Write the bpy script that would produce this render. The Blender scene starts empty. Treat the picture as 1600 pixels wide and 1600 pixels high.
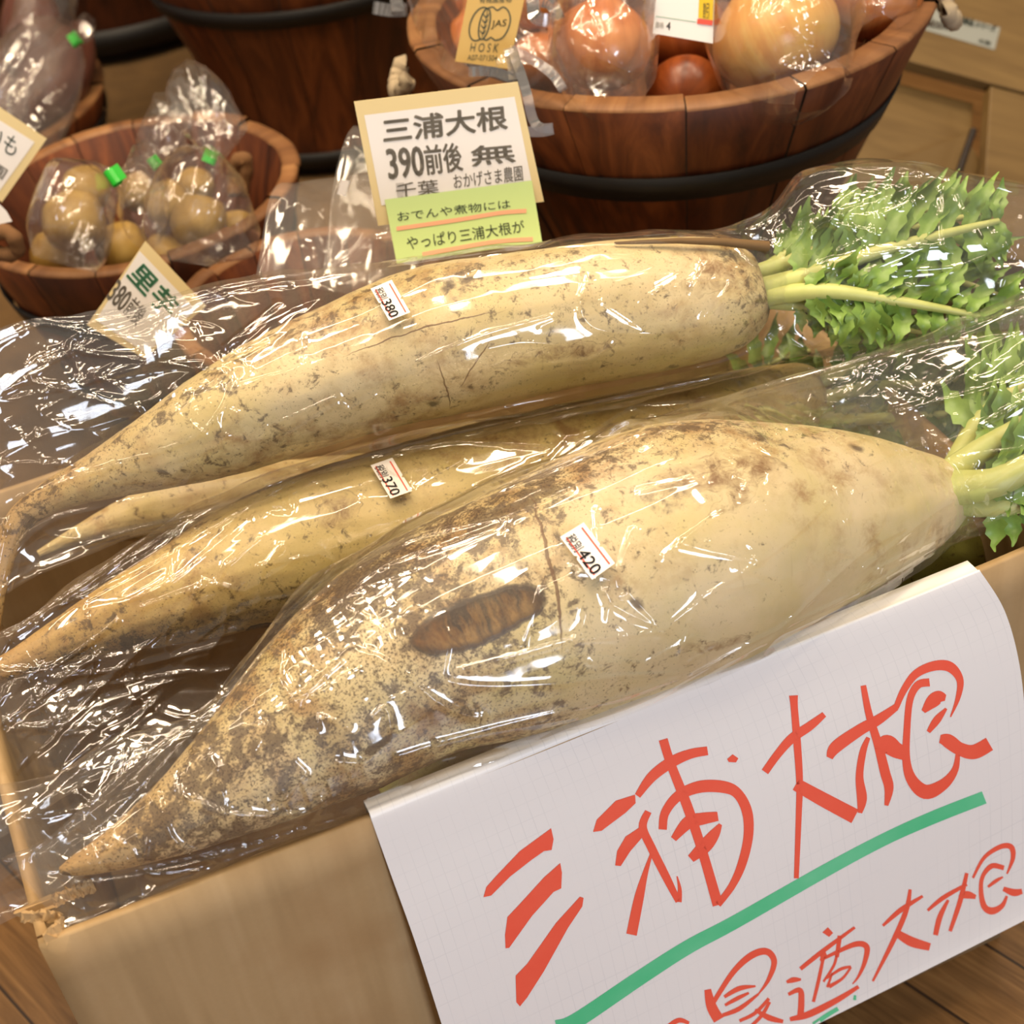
import bpy, math, random
import numpy as np
from mathutils import Vector as V, noise as N, Matrix
from mathutils.bvhtree import BVHTree
random.seed(7)
S = bpy.context.scene
COL = S.collection

# ---------------------------------------------------------------- camera
FPX, CAMZ, PITCH, ROLL = 2400.0, 1.15, math.radians(39), math.radians(8)
fw = V((0, math.cos(PITCH), -math.sin(PITCH)))
_u0 = V((0, math.sin(PITCH), math.cos(PITCH)))
RT = math.cos(ROLL)*V((1, 0, 0)) - math.sin(ROLL)*_u0
UP = math.sin(ROLL)*V((1, 0, 0)) + math.cos(ROLL)*_u0
CP = V((0, 0, CAMZ))
cam = bpy.data.cameras.new('camera')
cam.sensor_width = 36; cam.lens = FPX/1600*36; cam.clip_start = .05
cam.dof.use_dof = True; cam.dof.focus_distance = 1.0; cam.dof.aperture_fstop = 8
camo = bpy.data.objects.new('camera', cam); COL.objects.link(camo)
camo.matrix_world = Matrix(((RT.x, UP.x, -fw.x, CP.x), (RT.y, UP.y, -fw.y, CP.y), (RT.z, UP.z, -fw.z, CP.z), (0, 0, 0, 1)))
S.camera = camo

# ---------------------------------------------------------------- world, lamps, exposure
w = bpy.data.worlds.new('world'); S.world = w; w.use_nodes = True
bg = w.node_tree.nodes['Background']; bg.inputs[0].default_value = (1.0, .88, .74, 1); bg.inputs[1].default_value = .2
def area(name, loc, target, sx, sy, power, color):
    l = bpy.data.lights.new(name, 'AREA'); l.shape = 'RECTANGLE'; l.size = sx; l.size_y = sy
    l.energy = power; l.color = color
    o = bpy.data.objects.new(name, l); COL.objects.link(o); o.location = loc
    o.rotation_euler = (V(target)-V(loc)).to_track_quat('-Z', 'Y').to_euler()
    return o
WARM = (1.0, .80, .56)
for k_, (lx, ly, ls, lp) in enumerate([(-.35, 1.5, .22, 12), (.75, 1.25, .18, 9), (-1.1, .6, .16, 6), (.3, .25, .16, 6), (0, .85, .14, 5), (-.6, 1.1, .12, 4), (1.2, .6, .14, 5), (.45, 1.9, .16, 6), (-1.2, 1.6, .14, 5), (-.3, -.1, .12, 3)]):
    area('ceiling_lamp', (lx, ly, 2.7), (lx*.3, .95, .4), ls, ls, lp, WARM)  # overhead lamps, with extra small ones added so film creases catch more glints
area('added_strip_light', (-.2, 1.9, 2.75), (0, .95, .4), 2.4, .05, 9, WARM)  # three strip lights, added so the film folds reflect long bright lines
area('added_strip_light', (.2, .55, 2.75), (0, .95, .4), 2.4, .05, 9, WARM)
area('added_strip_light', (-1.7, 1.1, 2.5), (0, .95, .4), .05, 2.0, 6, WARM)
area('window_daylight', (.9, -1.6, 1.0), (0, .9, .35), 0.5, 1.3, 24, (.80, .87, 1.0))
S.view_settings.view_transform = 'Standard'; S.view_settings.look = 'None'
S.view_settings.exposure = 0.47; S.view_settings.gamma = 1; S.view_settings.use_curve_mapping = False
S.cycles.transparent_max_bounces = 28; S.cycles.max_bounces = 6; S.cycles.adaptive_threshold = .03
S.cycles.caustics_reflective = False; S.cycles.caustics_refractive = False

# ---------------------------------------------------------------- helpers
def ray(x, y): return fw + (x-800)/FPX*RT - (y-800)/FPX*UP
def P(x, y, d): return CP + d*ray(x, y)
def PZ(x, y, z):
    r = ray(x, y); return CP + (z-CAMZ)/r.z*r
def dep(p): return (p-CP).dot(fw)
def PL(x, y, p0, n):
    r = ray(x, y); return CP + ((p0-CP).dot(n)/r.dot(n))*r
def lin(c):
    return tuple(((v/255/12.92) if v/255 <= .04045 else ((v/255+.055)/1.055)**2.4) for v in c)+(1,)
def lerp(a, b, t): return a+(b-a)*t
def cr(pts, n):
    """Catmull-Rom resample of tuples to n rows"""
    m = len(pts); out = []
    for k in range(n):
        t = k/(n-1)*(m-1); i = min(int(t), m-2); f = t-i
        p0 = pts[max(i-1, 0)]; p1 = pts[i]; p2 = pts[i+1]; p3 = pts[min(i+2, m-1)]
        out.append(tuple(.5*((2*b)+(-a+c)*f+(2*a-5*b+4*c-d)*f*f+(-a+3*b-3*c+d)*f**3) for a, b, c, d in zip(p0, p1, p2, p3)))
    return out
class MB:
    def __init__(s): s.v = []; s.f = []; s.m = []; s.uv = []; s.att = {}
    def vert(s, p, uv=(0, 0)): s.v.append(tuple(p)); s.uv.append(uv); return len(s.v)-1
    def face(s, idx, m=0): s.f.append(tuple(idx)); s.m.append(m)
    def grid(s, rows, uvs=None, m=0, wrap=False, flip=False):
        base = len(s.v); nr = len(rows); nc = len(rows[0])
        for i, r in enumerate(rows):
            for j, p in enumerate(r): s.vert(p, uvs[i][j] if uvs else (i, j))
        for i in range(nr-1):
            for j in range(nc if wrap else nc-1):
                a = base+i*nc+j; b = base+i*nc+(j+1) % nc; c = b+nc; d = a+nc
                s.face((a, d, c, b) if flip else (a, b, c, d), m)
        return base
    def poly(s, pts, m=0):
        s.face([s.vert(p) for p in pts], m)
    def box(s, o, ax, ay, az, m=0):
        c = [V(o)+ax*i+ay*j+az*k for k in (0, 1) for j in (0, 1) for i in (0, 1)]
        b = [s.vert(p) for p in c]
        for f in ((0, 2, 3, 1), (4, 5, 7, 6), (0, 1, 5, 4), (2, 6, 7, 3), (0, 4, 6, 2), (1, 3, 7, 5)): s.face([b[i] for i in f], m)
    def tube(s, pts, rad, n=10, m=0):
        rows = []
        for i, p in enumerate(pts):
            t = (pts[min(i+1, len(pts)-1)]-pts[max(i-1, 0)]).normalized()
            a = t.cross(V((.3, .2, 1))).normalized(); b = t.cross(a)
            r = rad[i] if isinstance(rad, (list, tuple)) else rad
            rows.append([p+r*(math.cos(k/n*2*math.pi)*a+math.sin(k/n*2*math.pi)*b) for k in range(n)])
        s.grid(rows, m=m, wrap=True)
        s.poly(rows[0], m); s.poly(rows[-1], m)
    def build(s, name, mats, parent=None, smooth=True, bevel=0):
        me = bpy.data.meshes.new(name); me.from_pydata(s.v, [], s.f)
        for mt in (mats if isinstance(mats, list) else [mats]): me.materials.append(mt)
        me.polygons.foreach_set('material_index', s.m)
        me.polygons.foreach_set('use_smooth', [smooth]*len(s.f))
        ul = me.uv_layers.new(name='UVMap')
        for l in me.loops: ul.data[l.index].uv = s.uv[l.vertex_index]
        for k, vals in s.att.items():
            a = me.attributes.new(k, 'FLOAT', 'POINT'); a.data.foreach_set('value', vals)
        me.update()
        o = bpy.data.objects.new(name, me); COL.objects.link(o); o.parent = parent
        if bevel:
            b = o.modifiers.new('bevel', 'BEVEL'); b.width = bevel; b.segments = 2
        return o
def tag(o, label, cat, group=None, kind=None):
    if label: o['label'] = label
    if cat: o['category'] = cat
    if group: o['group'] = group
    if kind: o['kind'] = kind
    return o
def empty(name, loc):
    """an Empty; children given in world coordinates keep them through parent inverse"""
    o = bpy.data.objects.new(name, None); COL.objects.link(o); o.location = loc; o.empty_display_size = .02
    return o
def adopt(ch, root):
    ch.parent = root; ch.matrix_parent_inverse = Matrix.Translation(root.location).inverted(); return ch

# ---------------------------------------------------------------- materials
class NT:
    def __init__(s, name):
        s.mat = bpy.data.materials.new(name); s.mat.use_nodes = True; s.t = s.mat.node_tree
        s.out = s.t.nodes['Material Output']; s.b = s.t.nodes['Principled BSDF']
    def n(s, typ, **kw):
        nd = s.t.nodes.new('ShaderNode'+typ)
        for k, v in kw.items():
            if isinstance(k, str) and k.startswith('i_'):
                nd.inputs[k[2:].replace('_', ' ')].default_value = v
            else: setattr(nd, k, v)
        return nd
    def l(s, a, b): s.t.links.new(a, b)
    def tex(s, kind='UV', scale=(1, 1, 1), rot=(0, 0, 0)):
        tc = s.n('TexCoord'); mp = s.n('Mapping'); s.l(tc.outputs[kind], mp.inputs[0])
        mp.inputs['Scale'].default_value = scale; mp.inputs['Rotation'].default_value = rot
        return mp.outputs[0]
    def noise(s, vec, scale, detail=4, rough=.55, dist=0):
        nd = s.n('TexNoise'); s.l(vec, nd.inputs['Vector'])
        nd.inputs['Scale'].default_value = scale; nd.inputs['Detail'].default_value = detail
        nd.inputs['Roughness'].default_value = rough; nd.inputs['Distortion'].default_value = dist
        return nd.outputs[0]
    def ramp(s, fac, stops):
        nd = s.n('ValToRGB'); s.l(fac, nd.inputs[0]); e = nd.color_ramp.elements
        while len(e) < len(stops): e.new(.5)
        for k, (p, c) in enumerate(stops):
            e[k].position = p; e[k].color = c if len(c) == 4 else tuple(c)+(1,)
        return nd.outputs[0]
    def gr(s, fac, a, b):
        return s.ramp(fac, [(a, (0, 0, 0, 1)), (b, (1, 1, 1, 1))])
    def math(s, op, a, b=0, clamp=False):
        nd = s.n('Math', operation=op); nd.use_clamp = clamp
        for i, x in enumerate((a, b)):
            if isinstance(x, (int, float)): nd.inputs[i].default_value = x
            else: s.l(x, nd.inputs[i])
        return nd.outputs[0]
    def mix(s, fac, a, b, blend='MIX'):
        nd = s.n('Mix', data_type='RGBA', blend_type=blend)
        for i, x in ((0, fac), (6, a), (7, b)):
            if isinstance(x, (int, float, tuple)): nd.inputs[i].default_value = x
            else: s.l(x, nd.inputs[i])
        return nd.outputs[2]
    def bump(s, h, strength=.3, dist=.001, to=None):
        nd = s.n('Bump'); nd.inputs['Strength'].default_value = strength; nd.inputs['Distance'].default_value = dist
        s.l(h, nd.inputs['Height']); s.l(nd.outputs[0], to if to is not None else s.b.inputs['Normal']); return nd.outputs[0]
    def base(s, c): s.l(c, s.b.inputs['Base Color']) if not isinstance(c, tuple) else setattr(s.b.inputs['Base Color'], 'default_value', c)
    def set(s, **kw):
        for k, v in kw.items(): s.b.inputs[k.replace('_', ' ')].default_value = v
        return s
def plain(name, c, rough=.6, **kw):
    t = NT(name); t.base(lin(c)); t.set(Roughness=rough, **kw)
    return t.mat

def film_mat(name, haze=.09, rough=.07, crease=1.0, scale=1.0, tint=(.98, .975, .965), refl=.085):
    t = NT(name)
    uv = t.tex('UV')
    # stretched crinkle cells: fold lines, then soft waves
    warp = t.noise(uv, 9*scale, 3, .6)
    wv = t.n('VectorMath', operation='MULTIPLY_ADD'); cmb = t.n('CombineXYZ'); t.l(warp, cmb.inputs[0]); t.l(warp, cmb.inputs[1])
    t.l(cmb.outputs[0], wv.inputs[0]); wv.inputs[1].default_value = (.11, .07, 0); t.l(uv, wv.inputs[2])
    mp = t.n('Mapping'); t.l(wv.outputs[0], mp.inputs[0]); mp.inputs['Scale'].default_value = (9*scale, 24*scale, 1); mp.inputs['Rotation'].default_value = (0, 0, .18)
    v1 = t.n('TexVoronoi', feature='F1'); t.l(mp.outputs[0], v1.inputs['Vector']); v1.inputs['Scale'].default_value = 1
    mp2 = t.n('Mapping'); t.l(wv.outputs[0], mp2.inputs[0]); mp2.inputs['Scale'].default_value = (40*scale, 70*scale, 1); mp2.inputs['Rotation'].default_value = (0, 0, -.5)
    v2 = t.n('TexVoronoi', feature='F1'); t.l(mp2.outputs[0], v2.inputs['Vector']); v2.inputs['Scale'].default_value = 1
    msk = t.gr(t.noise(uv, 14*scale, 2), .48, .62)
    h = t.math('ADD', t.math('MULTIPLY', v1.outputs['Distance'], 1.0), t.math('MULTIPLY', t.math('MULTIPLY', v2.outputs['Distance'], .16), msk))
    h = t.math('ADD', h, t.math('MULTIPLY', t.noise(uv, 16*scale, 2), .8))
    ck = t.n('Attribute', attribute_name='crink'); bm = t.n('Bump'); t.l(t.math('MULTIPLY', ck.outputs['Fac'], .55*crease), bm.inputs['Strength']); bm.inputs['Distance'].default_value = .006; t.l(h, bm.inputs['Height'])
    tr = t.n('BsdfTransparent'); tr.inputs[0].default_value = tint+(1,)
    gl = t.n('BsdfGlossy'); gl.inputs['Roughness'].default_value = rough; gl.inputs['Color'].default_value = (1, 1, 1, 1); t.l(bm.outputs[0], gl.inputs['Normal'])
    lw = t.n('LayerWeight'); lw.inputs[0].default_value = .5; t.l(bm.outputs[0], lw.inputs['Normal'])
    fres = t.math('ADD', t.math('MULTIPLY', t.math('POWER', lw.outputs['Facing'], 4.0), .75), refl, True)
    df = t.n('BsdfDiffuse'); df.inputs[0].default_value = (.85, .83, .8, 1); t.l(bm.outputs[0], df.inputs['Normal'])
    m1 = t.n('MixShader'); m1.inputs[0].default_value = haze; t.l(tr.outputs[0], m1.inputs[1]); t.l(df.outputs[0], m1.inputs[2])
    m2 = t.n('MixShader'); t.l(fres, m2.inputs[0]); t.l(m1.outputs[0], m2.inputs[1]); t.l(gl.outputs[0], m2.inputs[2])
    t.l(m2.outputs[0], t.out.inputs[0])
    return t.mat
FILM = film_mat('clear_film', haze=.024)
FILM_BACK = film_mat('clear_film_small', haze=.03, crease=.8, scale=1.3, rough=.12)
FILM_FLAT = film_mat('clear_film_flat', haze=.045, refl=.03, crease=.25, scale=.6, rough=.1)

def wood_mat(name, c1, c2, c3, gscale=1.0, rough=.45, plank=None):
    t = NT(name); uv = t.tex('UV')
    mp = t.n('Mapping'); t.l(uv, mp.inputs[0]); mp.inputs['Scale'].default_value = (60*gscale, 5*gscale, 1)
    g = t.noise(mp.outputs[0], 1.6, 6, .6, 1.2)
    col = t.ramp(g, [(.3, lin(c1)), (.5, lin(c2)), (.72, lin(c3))])
    a = t.n('Attribute', attribute_name='tone')
    col = t.mix(t.math('MULTIPLY', a.outputs['Fac'], .65), col, lin(c1))
    t.base(col); t.set(Roughness=rough); t.bump(g, .25, .001)
    return t.mat
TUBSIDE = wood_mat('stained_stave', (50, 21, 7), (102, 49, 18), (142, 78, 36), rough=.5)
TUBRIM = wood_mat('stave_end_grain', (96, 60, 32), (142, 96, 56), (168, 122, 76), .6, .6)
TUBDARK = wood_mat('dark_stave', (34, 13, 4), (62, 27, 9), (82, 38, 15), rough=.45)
HOOP = plain('black_iron', (18, 15, 14), .55)
ROPE = plain('rope', (178, 160, 132), .9)
ROPE_D = plain('brown_rope', (120, 84, 50), .9)

def floor_mat():
    t = NT('floor_planks'); uv = t.tex('Object', rot=(0, 0, math.radians(50)))
    br = t.n('TexBrick'); t.l(uv, br.inputs[0]); br.offset = .4; br.inputs['Scale'].default_value = 1
    br.inputs['Brick Width'].default_value = 1.1; br.inputs['Row Height'].default_value = .075; br.inputs['Mortar Size'].default_value = .0015
    br.inputs['Color1'].default_value = (.25, .25, .25, 1); br.inputs['Color2'].default_value = (.9, .9, .9, 1); br.inputs['Mortar'].default_value = (0, 0, 0, 1)
    mp = t.n('Mapping'); t.l(uv, mp.inputs[0]); mp.inputs['Scale'].default_value = (3, 45, 1)
    g = t.noise(mp.outputs[0], 2, 6, .6, 1.5)
    col = t.ramp(g, [(.3, lin((104, 72, 38))), (.55, lin((138, 100, 58))), (.75, lin((158, 120, 74)))])
    col = t.mix(.35, col, br.outputs['Color'], 'MULTIPLY')
    col = t.mix(br.outputs['Fac'], col, lin((48, 30, 18)))
    t.base(col); t.set(Roughness=.35); return t.mat
def burlap_mat():
    t = NT('burlap_cloth'); uv = t.tex('Object')
    w1 = t.n('TexWave', bands_direction='X'); w2 = t.n('TexWave', bands_direction='Y')
    for w_ in (w1, w2): t.l(uv, w_.inputs['Vector']); w_.inputs['Scale'].default_value = 120; w_.inputs['Distortion'].default_value = 1
    h = t.math('ADD', w1.outputs['Fac'], w2.outputs['Fac'])
    col = t.mix(t.noise(uv, 30, 4), lin((88, 64, 34)), lin((126, 94, 52)))
    t.base(col); t.set(Roughness=.9); t.bump(h, .6, .001); return t.mat
def card_mat():
    t = NT('corrugated_cardboard'); uv = t.tex('UV')
    mp = t.n('Mapping'); t.l(uv, mp.inputs[0]); mp.inputs['Scale'].default_value = (34, 2.5, 1)
    n1 = t.noise(mp.outputs[0], 1, 3, .6); n2 = t.noise(uv, 260, 3, .7); n3 = t.noise(uv, 9, 3)
    col = t.ramp(n1, [(.3, lin((156, 128, 88))), (.5, lin((172, 143, 101))), (.75, lin((184, 156, 116)))])
    col = t.mix(t.gr(n3, .5, .8), col, lin((158, 124, 82)))
    col = t.mix(t.math('MULTIPLY', n2, .14), col, lin((104, 78, 48)))
    t.base(col); t.set(Roughness=.72); t.bump(n1, .35, .002); return t.mat
def wood_light():
    t = NT('light_wood_board'); uv = t.tex('UV')
    mp = t.n('Mapping'); t.l(uv, mp.inputs[0]); mp.inputs['Scale'].default_value = (3, 28, 1)
    g = t.noise(mp.outputs[0], 1.5, 4, .6, .6)
    t.base(t.ramp(g, [(.3, lin((104, 80, 44))), (.7, lin((128, 102, 60)))])); t.set(Roughness=.5); return t.mat
CARDB = card_mat(); LWOOD = wood_light()
DARKGAP = plain('dark_gap', (40, 26, 14), .8)

def paper_mat():
    t = NT('ruled_white_paper'); uv = t.tex('UV')
    sp = t.n('SeparateXYZ'); t.l(uv, sp.inputs[0])
    def lines(sock, freq, wd):
        f = t.math('FRACT', t.math('MULTIPLY', sock, freq)); return t.math('LESS_THAN', f, wd)
    vl = lines(sp.outputs[0], 125, .06); hl = lines(sp.outputs[1], 70, .05)
    m = t.math('MULTIPLY', t.math('ADD', vl, t.math('MULTIPLY', hl, .6), True), t.gr(t.noise(uv, 12, 2), .35, .7))
    t.base(t.mix(t.math('MULTIPLY', m, .28), lin((236, 234, 234)), lin((176, 180, 186)))); t.set(Roughness=.42)
    t.bump(t.noise(uv, 7, 3), .25, .004)
    return t.mat
def ink(name, c, c2=None, sc=40):
    t = NT(name)
    if c2: t.base(t.mix(t.noise(t.tex('Object'), sc, 4), lin(c), lin(c2)))
    else: t.base(lin(c))
    t.set(Roughness=.5); return t.mat
PAPER = paper_mat()
RED = ink('red_marker', (238, 84, 62), (244, 104, 80)); GREEN = ink('green_marker', (44, 190, 126), (120, 214, 168), 22)
WHITE = plain('white_card', (238, 232, 226), .5); TAN = plain('tan_card', (226, 204, 150), .6)
GREY = plain('grey_print', (156, 148, 134), .6); LGREY = plain('pale_grey_print', (196, 190, 184), .6)
NOTE = plain('green_note', (204, 228, 150), .6); PEN = plain('dark_pen', (44, 58, 40), .6); ORANGE = plain('orange_highlighter', (242, 176, 138), .6)
STRED = plain('sticker_red', (226, 84, 62), .5); BLACK = plain('black_print', (36, 34, 34), .5); GREENINK = plain('green_print', (92, 158, 120), .6)
KRAFT = plain('kraft_tag', (196, 162, 92), .6); DKINK = plain('dark_green_print', (52, 62, 48), .6)
YEL = plain('yellow_label', (230, 190, 30), .5)
TAPE = plain('green_tape', (30, 178, 40), .35)
def acrylic():
    t = NT('clear_acrylic')
    tr = t.n('BsdfTransparent'); tr.inputs[0].default_value = (.93, .92, .93, 1)
    gl = t.n('BsdfGlossy'); gl.inputs['Roughness'].default_value = .08
    df = t.n('BsdfDiffuse'); df.inputs[0].default_value = (.85, .85, .9, 1)
    m1 = t.n('MixShader'); m1.inputs[0].default_value = .12; t.l(tr.outputs[0], m1.inputs[1]); t.l(df.outputs[0], m1.inputs[2])
    fr = t.n('Fresnel'); fr.inputs[0].default_value = 1.7
    m2 = t.n('MixShader'); t.l(fr.outputs[0], m2.inputs[0]); t.l(m1.outputs[0], m2.inputs[1]); t.l(gl.outputs[0], m2.inputs[2])
    t.l(m2.outputs[0], t.out.inputs[0]); return t.mat
ACR = acrylic()

# ---------------------------------------------------------------- setting
m = MB(); m.grid([[V((x, y, 0)) for x in (-3, 3)] for y in (-2.5, 3.6)]); tag(m.build('floor', floor_mat()), None, None, kind='structure')
m = MB(); m.box((-3, 3.6, 0), V((6, 0, 0)), V((0, .1, 0)), V((0, 0, 2.8))); tag(m.build('wall_back', plain('dark_wall', (110, 84, 56), .8), smooth=False), None, None, kind='structure')

# ---------------------------------------------------------------- cardboard box
ZB = .45
A0 = PZ(60, 1478, ZB); A1 = PZ(1600, 862, ZB)
TD = (A1-A0).normalized(); ND = V((TD.y, -TD.x, 0))       # along the front, outwards
BL = (A1-A0).length + .03; BD = .45; TH = .006
boxroot = empty('cardboard_box', A0 - V((0, 0, ZB)))
tag(boxroot, 'open brown cardboard carton holding the long white radishes', 'box')
def wall(a, along, inward, length, name, wob=.002):
    """one corrugated wall, gently bulging, with thickness"""
    mb = MB(); nu, nv = 40, 12; rows = []; uvs = []
    prof = [(0, 1), (1, 1), (1, 0), (0, 0)]
    def pt(u, v, side):
        b = math.sin(u*math.pi)*math.sin((v*.9+.1)*math.pi*.5)*.004
        z = ZB*v - (N.noise(V((u*9, 3.1, length)))*.0012+.0012 if v > .99 else 0)
        return a + along*(u*length) - inward*b*(1 if side == 0 else 1) + inward*(TH*side) + V((0, 0, z))
    for side in (0, 1):
        rows = [[pt(i/nu, j/nv, side) for i in range(nu+1)] for j in range(nv+1)]
        uvs = [[(i/nu*length, j/nv*ZB) for i in range(nu+1)] for j in range(nv+1)]
        mb.grid(rows, uvs, wrap=False, flip=side == 1)
    k = (nu+1)*(nv+1)
    for i in range(nu):
        a_ = nv*(nu+1)+i; mb.face((a_, a_+1, a_+1+k, a_+k)); mb.face((i, i+k, i+1+k, i+1))
    for j in range(nv):
        for i in (0, nu):
            a_ = j*(nu+1)+i; mb.face((a_, a_+nu+1, a_+nu+1+k, a_+k))
    o = mb.build(name, CARDB); return adopt(o, boxroot)
g0 = A0 - V((0, 0, ZB))
wall(g0, TD, -ND, BL, 'front_panel')
wall(g0 + TD*BL - ND*TH*1.2, -ND, -TD, BD-TH*2.4, 'side_panel')
wall(g0 - ND*BD + TD*BL, -TD, ND, BL, 'back_panel')
wall(g0 - ND*(BD-TH*1.2), ND, TD, BD-TH*2.4, 'side_panel')
m = MB(); m.box(g0 + TD*TH*1.2-ND*TH*1.2 + V((0, 0, .002)), TD*(BL-2.4*TH), -ND*(BD-2.4*TH), V((0, 0, .006))); adopt(m.build('bottom_panel', CARDB, smooth=False), boxroot)
# crumpled torn paper liner along the left corner
m = MB(); rows = []
for i in range(60):
    t_ = i/59; c = A0 + TD*(.004+.012*math.sin(t_*9)) - ND*(.002+t_*.05) + V((0, 0, .0015)) if t_ < .5 else A0 + TD*(.012+(t_-.5)*.05) - ND*(.028) + V((0, 0, .0))
    rows.append([c + V((N.noise(V((t_*30, k, 1)))*.003, N.noise(V((t_*30, k, 7)))*.003, .003*math.sin(k*1.2)+N.noise(V((t_*40, k, 3)))*.003)) + ND*(k-2)*.0016 for k in range(5)])
m.grid(rows); adopt(m.build('torn_edge', plain('torn_cardboard', (176, 144, 100), .9), smooth=False), boxroot)

# ---------------------------------------------------------------- daikon
def daikon_mat(name, marks, seed=0., clean=(220, 200, 158), tan=(178, 136, 78)):
    t = NT(name); uv = t.tex('UV'); ob = t.tex('Object')
    dirt = t.n('Attribute', attribute_name='dirt').outputs['Fac']
    tl = t.n('Attribute', attribute_name='tail').outputs['Fac']
    pos = t.n('VectorMath', operation='ADD'); t.l(ob, pos.inputs[0]); pos.inputs[1].default_value = (seed, seed*.7, 0); o = pos.outputs[0]
    big = t.noise(o, 14, 5, .6)
    c = t.mix(t.gr(big, .38, .68), lin(clean), lin(tuple(int(a*.93) for a in clean[:2])+(int(clean[2]*.8),)))
    c = t.mix(t.math('MULTIPLY', tl, .8), c, lin(tan))
    # brown smears
    sm = t.noise(o, 46, 7, .7, .25); patch = t.gr(t.math('ADD', t.noise(o, 9, 3, .6), t.math('MULTIPLY', dirt, .06)), .44, .62)
    thr = t.math('ADD', sm, t.math('MULTIPLY', dirt, .07))
    c = t.mix(t.math('MULTIPLY', t.math('MULTIPLY', t.gr(thr, .47, .64), patch), .74), c, lin((150, 106, 54)))
    # grey soil
    clump = t.gr(t.noise(o, 26, 3, .6), .42, .6); so = t.noise(o, 105, 8, .74, .4)
    thr2 = t.math('ADD', so, t.math('MULTIPLY', dirt, t.math('ADD', .07, t.math('MULTIPLY', clump, .135))))
    c = t.mix(t.math('MULTIPLY', t.gr(thr2, .60, .68), .8), c, lin((82, 62, 42)))
    # fine specks
    fs = t.noise(o, 620, 4, .7)
    thr3 = t.math('ADD', fs, t.math('MULTIPLY', dirt, .125))
    c = t.mix(t.math('MULTIPLY', t.gr(thr3, .66, .70), .8), c, lin((70, 50, 32)))
    # fine rootlet lines across
    mp = t.n('Mapping'); t.l(uv, mp.inputs[0]); mp.inputs['Scale'].default_value = (150, 22, 1)
    ln = t.noise(mp.outputs[0], 1, 3, .6)
    c = t.mix(t.math('MULTIPLY', t.gr(ln, .66, .74), t.math('ADD', .15, t.math('MULTIPLY', tl, .4))), c, lin((120, 84, 46)))
    cw = t.n('Attribute', attribute_name='crown').outputs['Fac']
    c = t.mix(t.math('MULTIPLY', t.math('MULTIPLY', cw, t.gr(t.noise(o, 60, 5, .7), .3, .6)), .85), c, lin((96, 68, 42)))
    hgt = t.math('ADD', t.math('MULTIPLY', thr2, -.6), t.math('MULTIPLY', big, 1.0))
    wn = t.n('TexNoise'); t.l(uv, wn.inputs['Vector']); wn.inputs['Scale'].default_value = 70; wn.inputs['Detail'].default_value = 4
    for (u, v, a, b, ang, kind) in marks:
        s_ = t.n('VectorMath', operation='SUBTRACT'); t.l(wn.outputs['Color'], s_.inputs[0]); s_.inputs[1].default_value = (.5, .5, .5)
        k_ = t.n('VectorMath', operation='MULTIPLY_ADD'); t.l(s_.outputs[0], k_.inputs[0]); q = {'crack': .006, 'scar': .009, 'stain': .020, 'soil': .03}.get(kind, .010)
        k_.inputs[1].default_value = (q, q, 0); t.l(uv, k_.inputs[2])
        mp = t.n('Mapping'); mp.vector_type = 'TEXTURE'; t.l(k_.outputs[0], mp.inputs[0])
        mp.inputs['Location'].default_value = (u, v, 0); mp.inputs['Rotation'].default_value = (0, 0, ang); mp.inputs['Scale'].default_value = (a, b, 1)
        gz = t.n('VectorMath', operation='LENGTH'); t.l(mp.outputs[0], gz.inputs[0]); d = gz.outputs['Value']
        if kind == 'scar':
            ab = t.n('VectorMath', operation='ABSOLUTE'); t.l(mp.outputs[0], ab.inputs[0]); sx = t.n('SeparateXYZ'); t.l(ab.outputs[0], sx.inputs[0])
            d4 = d = t.math('POWER', t.math('ADD', t.math('POWER', sx.outputs[0], 3.4), t.math('POWER', sx.outputs[1], 2.6)), .34)
            sy = t.n('SeparateXYZ'); t.l(mp.outputs[0], sy.inputs[0]); st_ = t.n('Mapping'); t.l(mp.outputs[0], st_.inputs[0]); st_.inputs['Scale'].default_value = (7, .5, 1)
            dk = t.math('ADD', t.noise(st_.outputs[0], 1.3, 4, .6), t.math('MULTIPLY', sy.outputs[1], .16))
            c = t.mix(t.math('MULTIPLY', t.ramp(d4, [(.9, (1, 1, 1, 1)), (.96, (0, 0, 0, 1))]), .9), c, t.ramp(dk, [(.36, lin((140, 104, 52))), (.50, lin((104, 72, 32))), (.62, lin((56, 36, 16)))]))
            c = t.mix(t.math('MULTIPLY', t.ramp(d4, [(.62, (0, 0, 0, 1)), (.86, (1, 1, 1, 1)), (.97, (1, 1, 1, 1)), (1.0, (0, 0, 0, 1))]), .72), c, lin((50, 32, 14)))
            hgt = t.math('ADD', hgt, t.math('MULTIPLY', t.ramp(d, [(.8, (0, 0, 0, 1)), (1, (1, 1, 1, 1))]), .8))
        elif kind == 'stain':
            c = t.mix(t.math('MULTIPLY', t.math('MULTIPLY', t.ramp(d, [(.55, (1, 1, 1, 1)), (1, (0, 0, 0, 1))]), t.gr(t.noise(o, 75, 6, .7, .6), .38, .64)), .85), c, lin((120, 80, 34)))
            c = t.mix(t.math('MULTIPLY', t.ramp(d, [(.86, (0, 0, 0, 1)), (.92, (1, 1, 1, 1)), (.97, (0, 0, 0, 1))]), t.math('MULTIPLY', t.gr(wn.outputs[0], .42, .6), .55)), c, lin((92, 60, 28)))
        elif kind == 'spot':
            c = t.mix(t.math('MULTIPLY', t.ramp(d, [(.4, (1, 1, 1, 1)), (1, (0, 0, 0, 1))]), .8), c, lin((70, 48, 28)))
        elif kind == 'soil':
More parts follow.
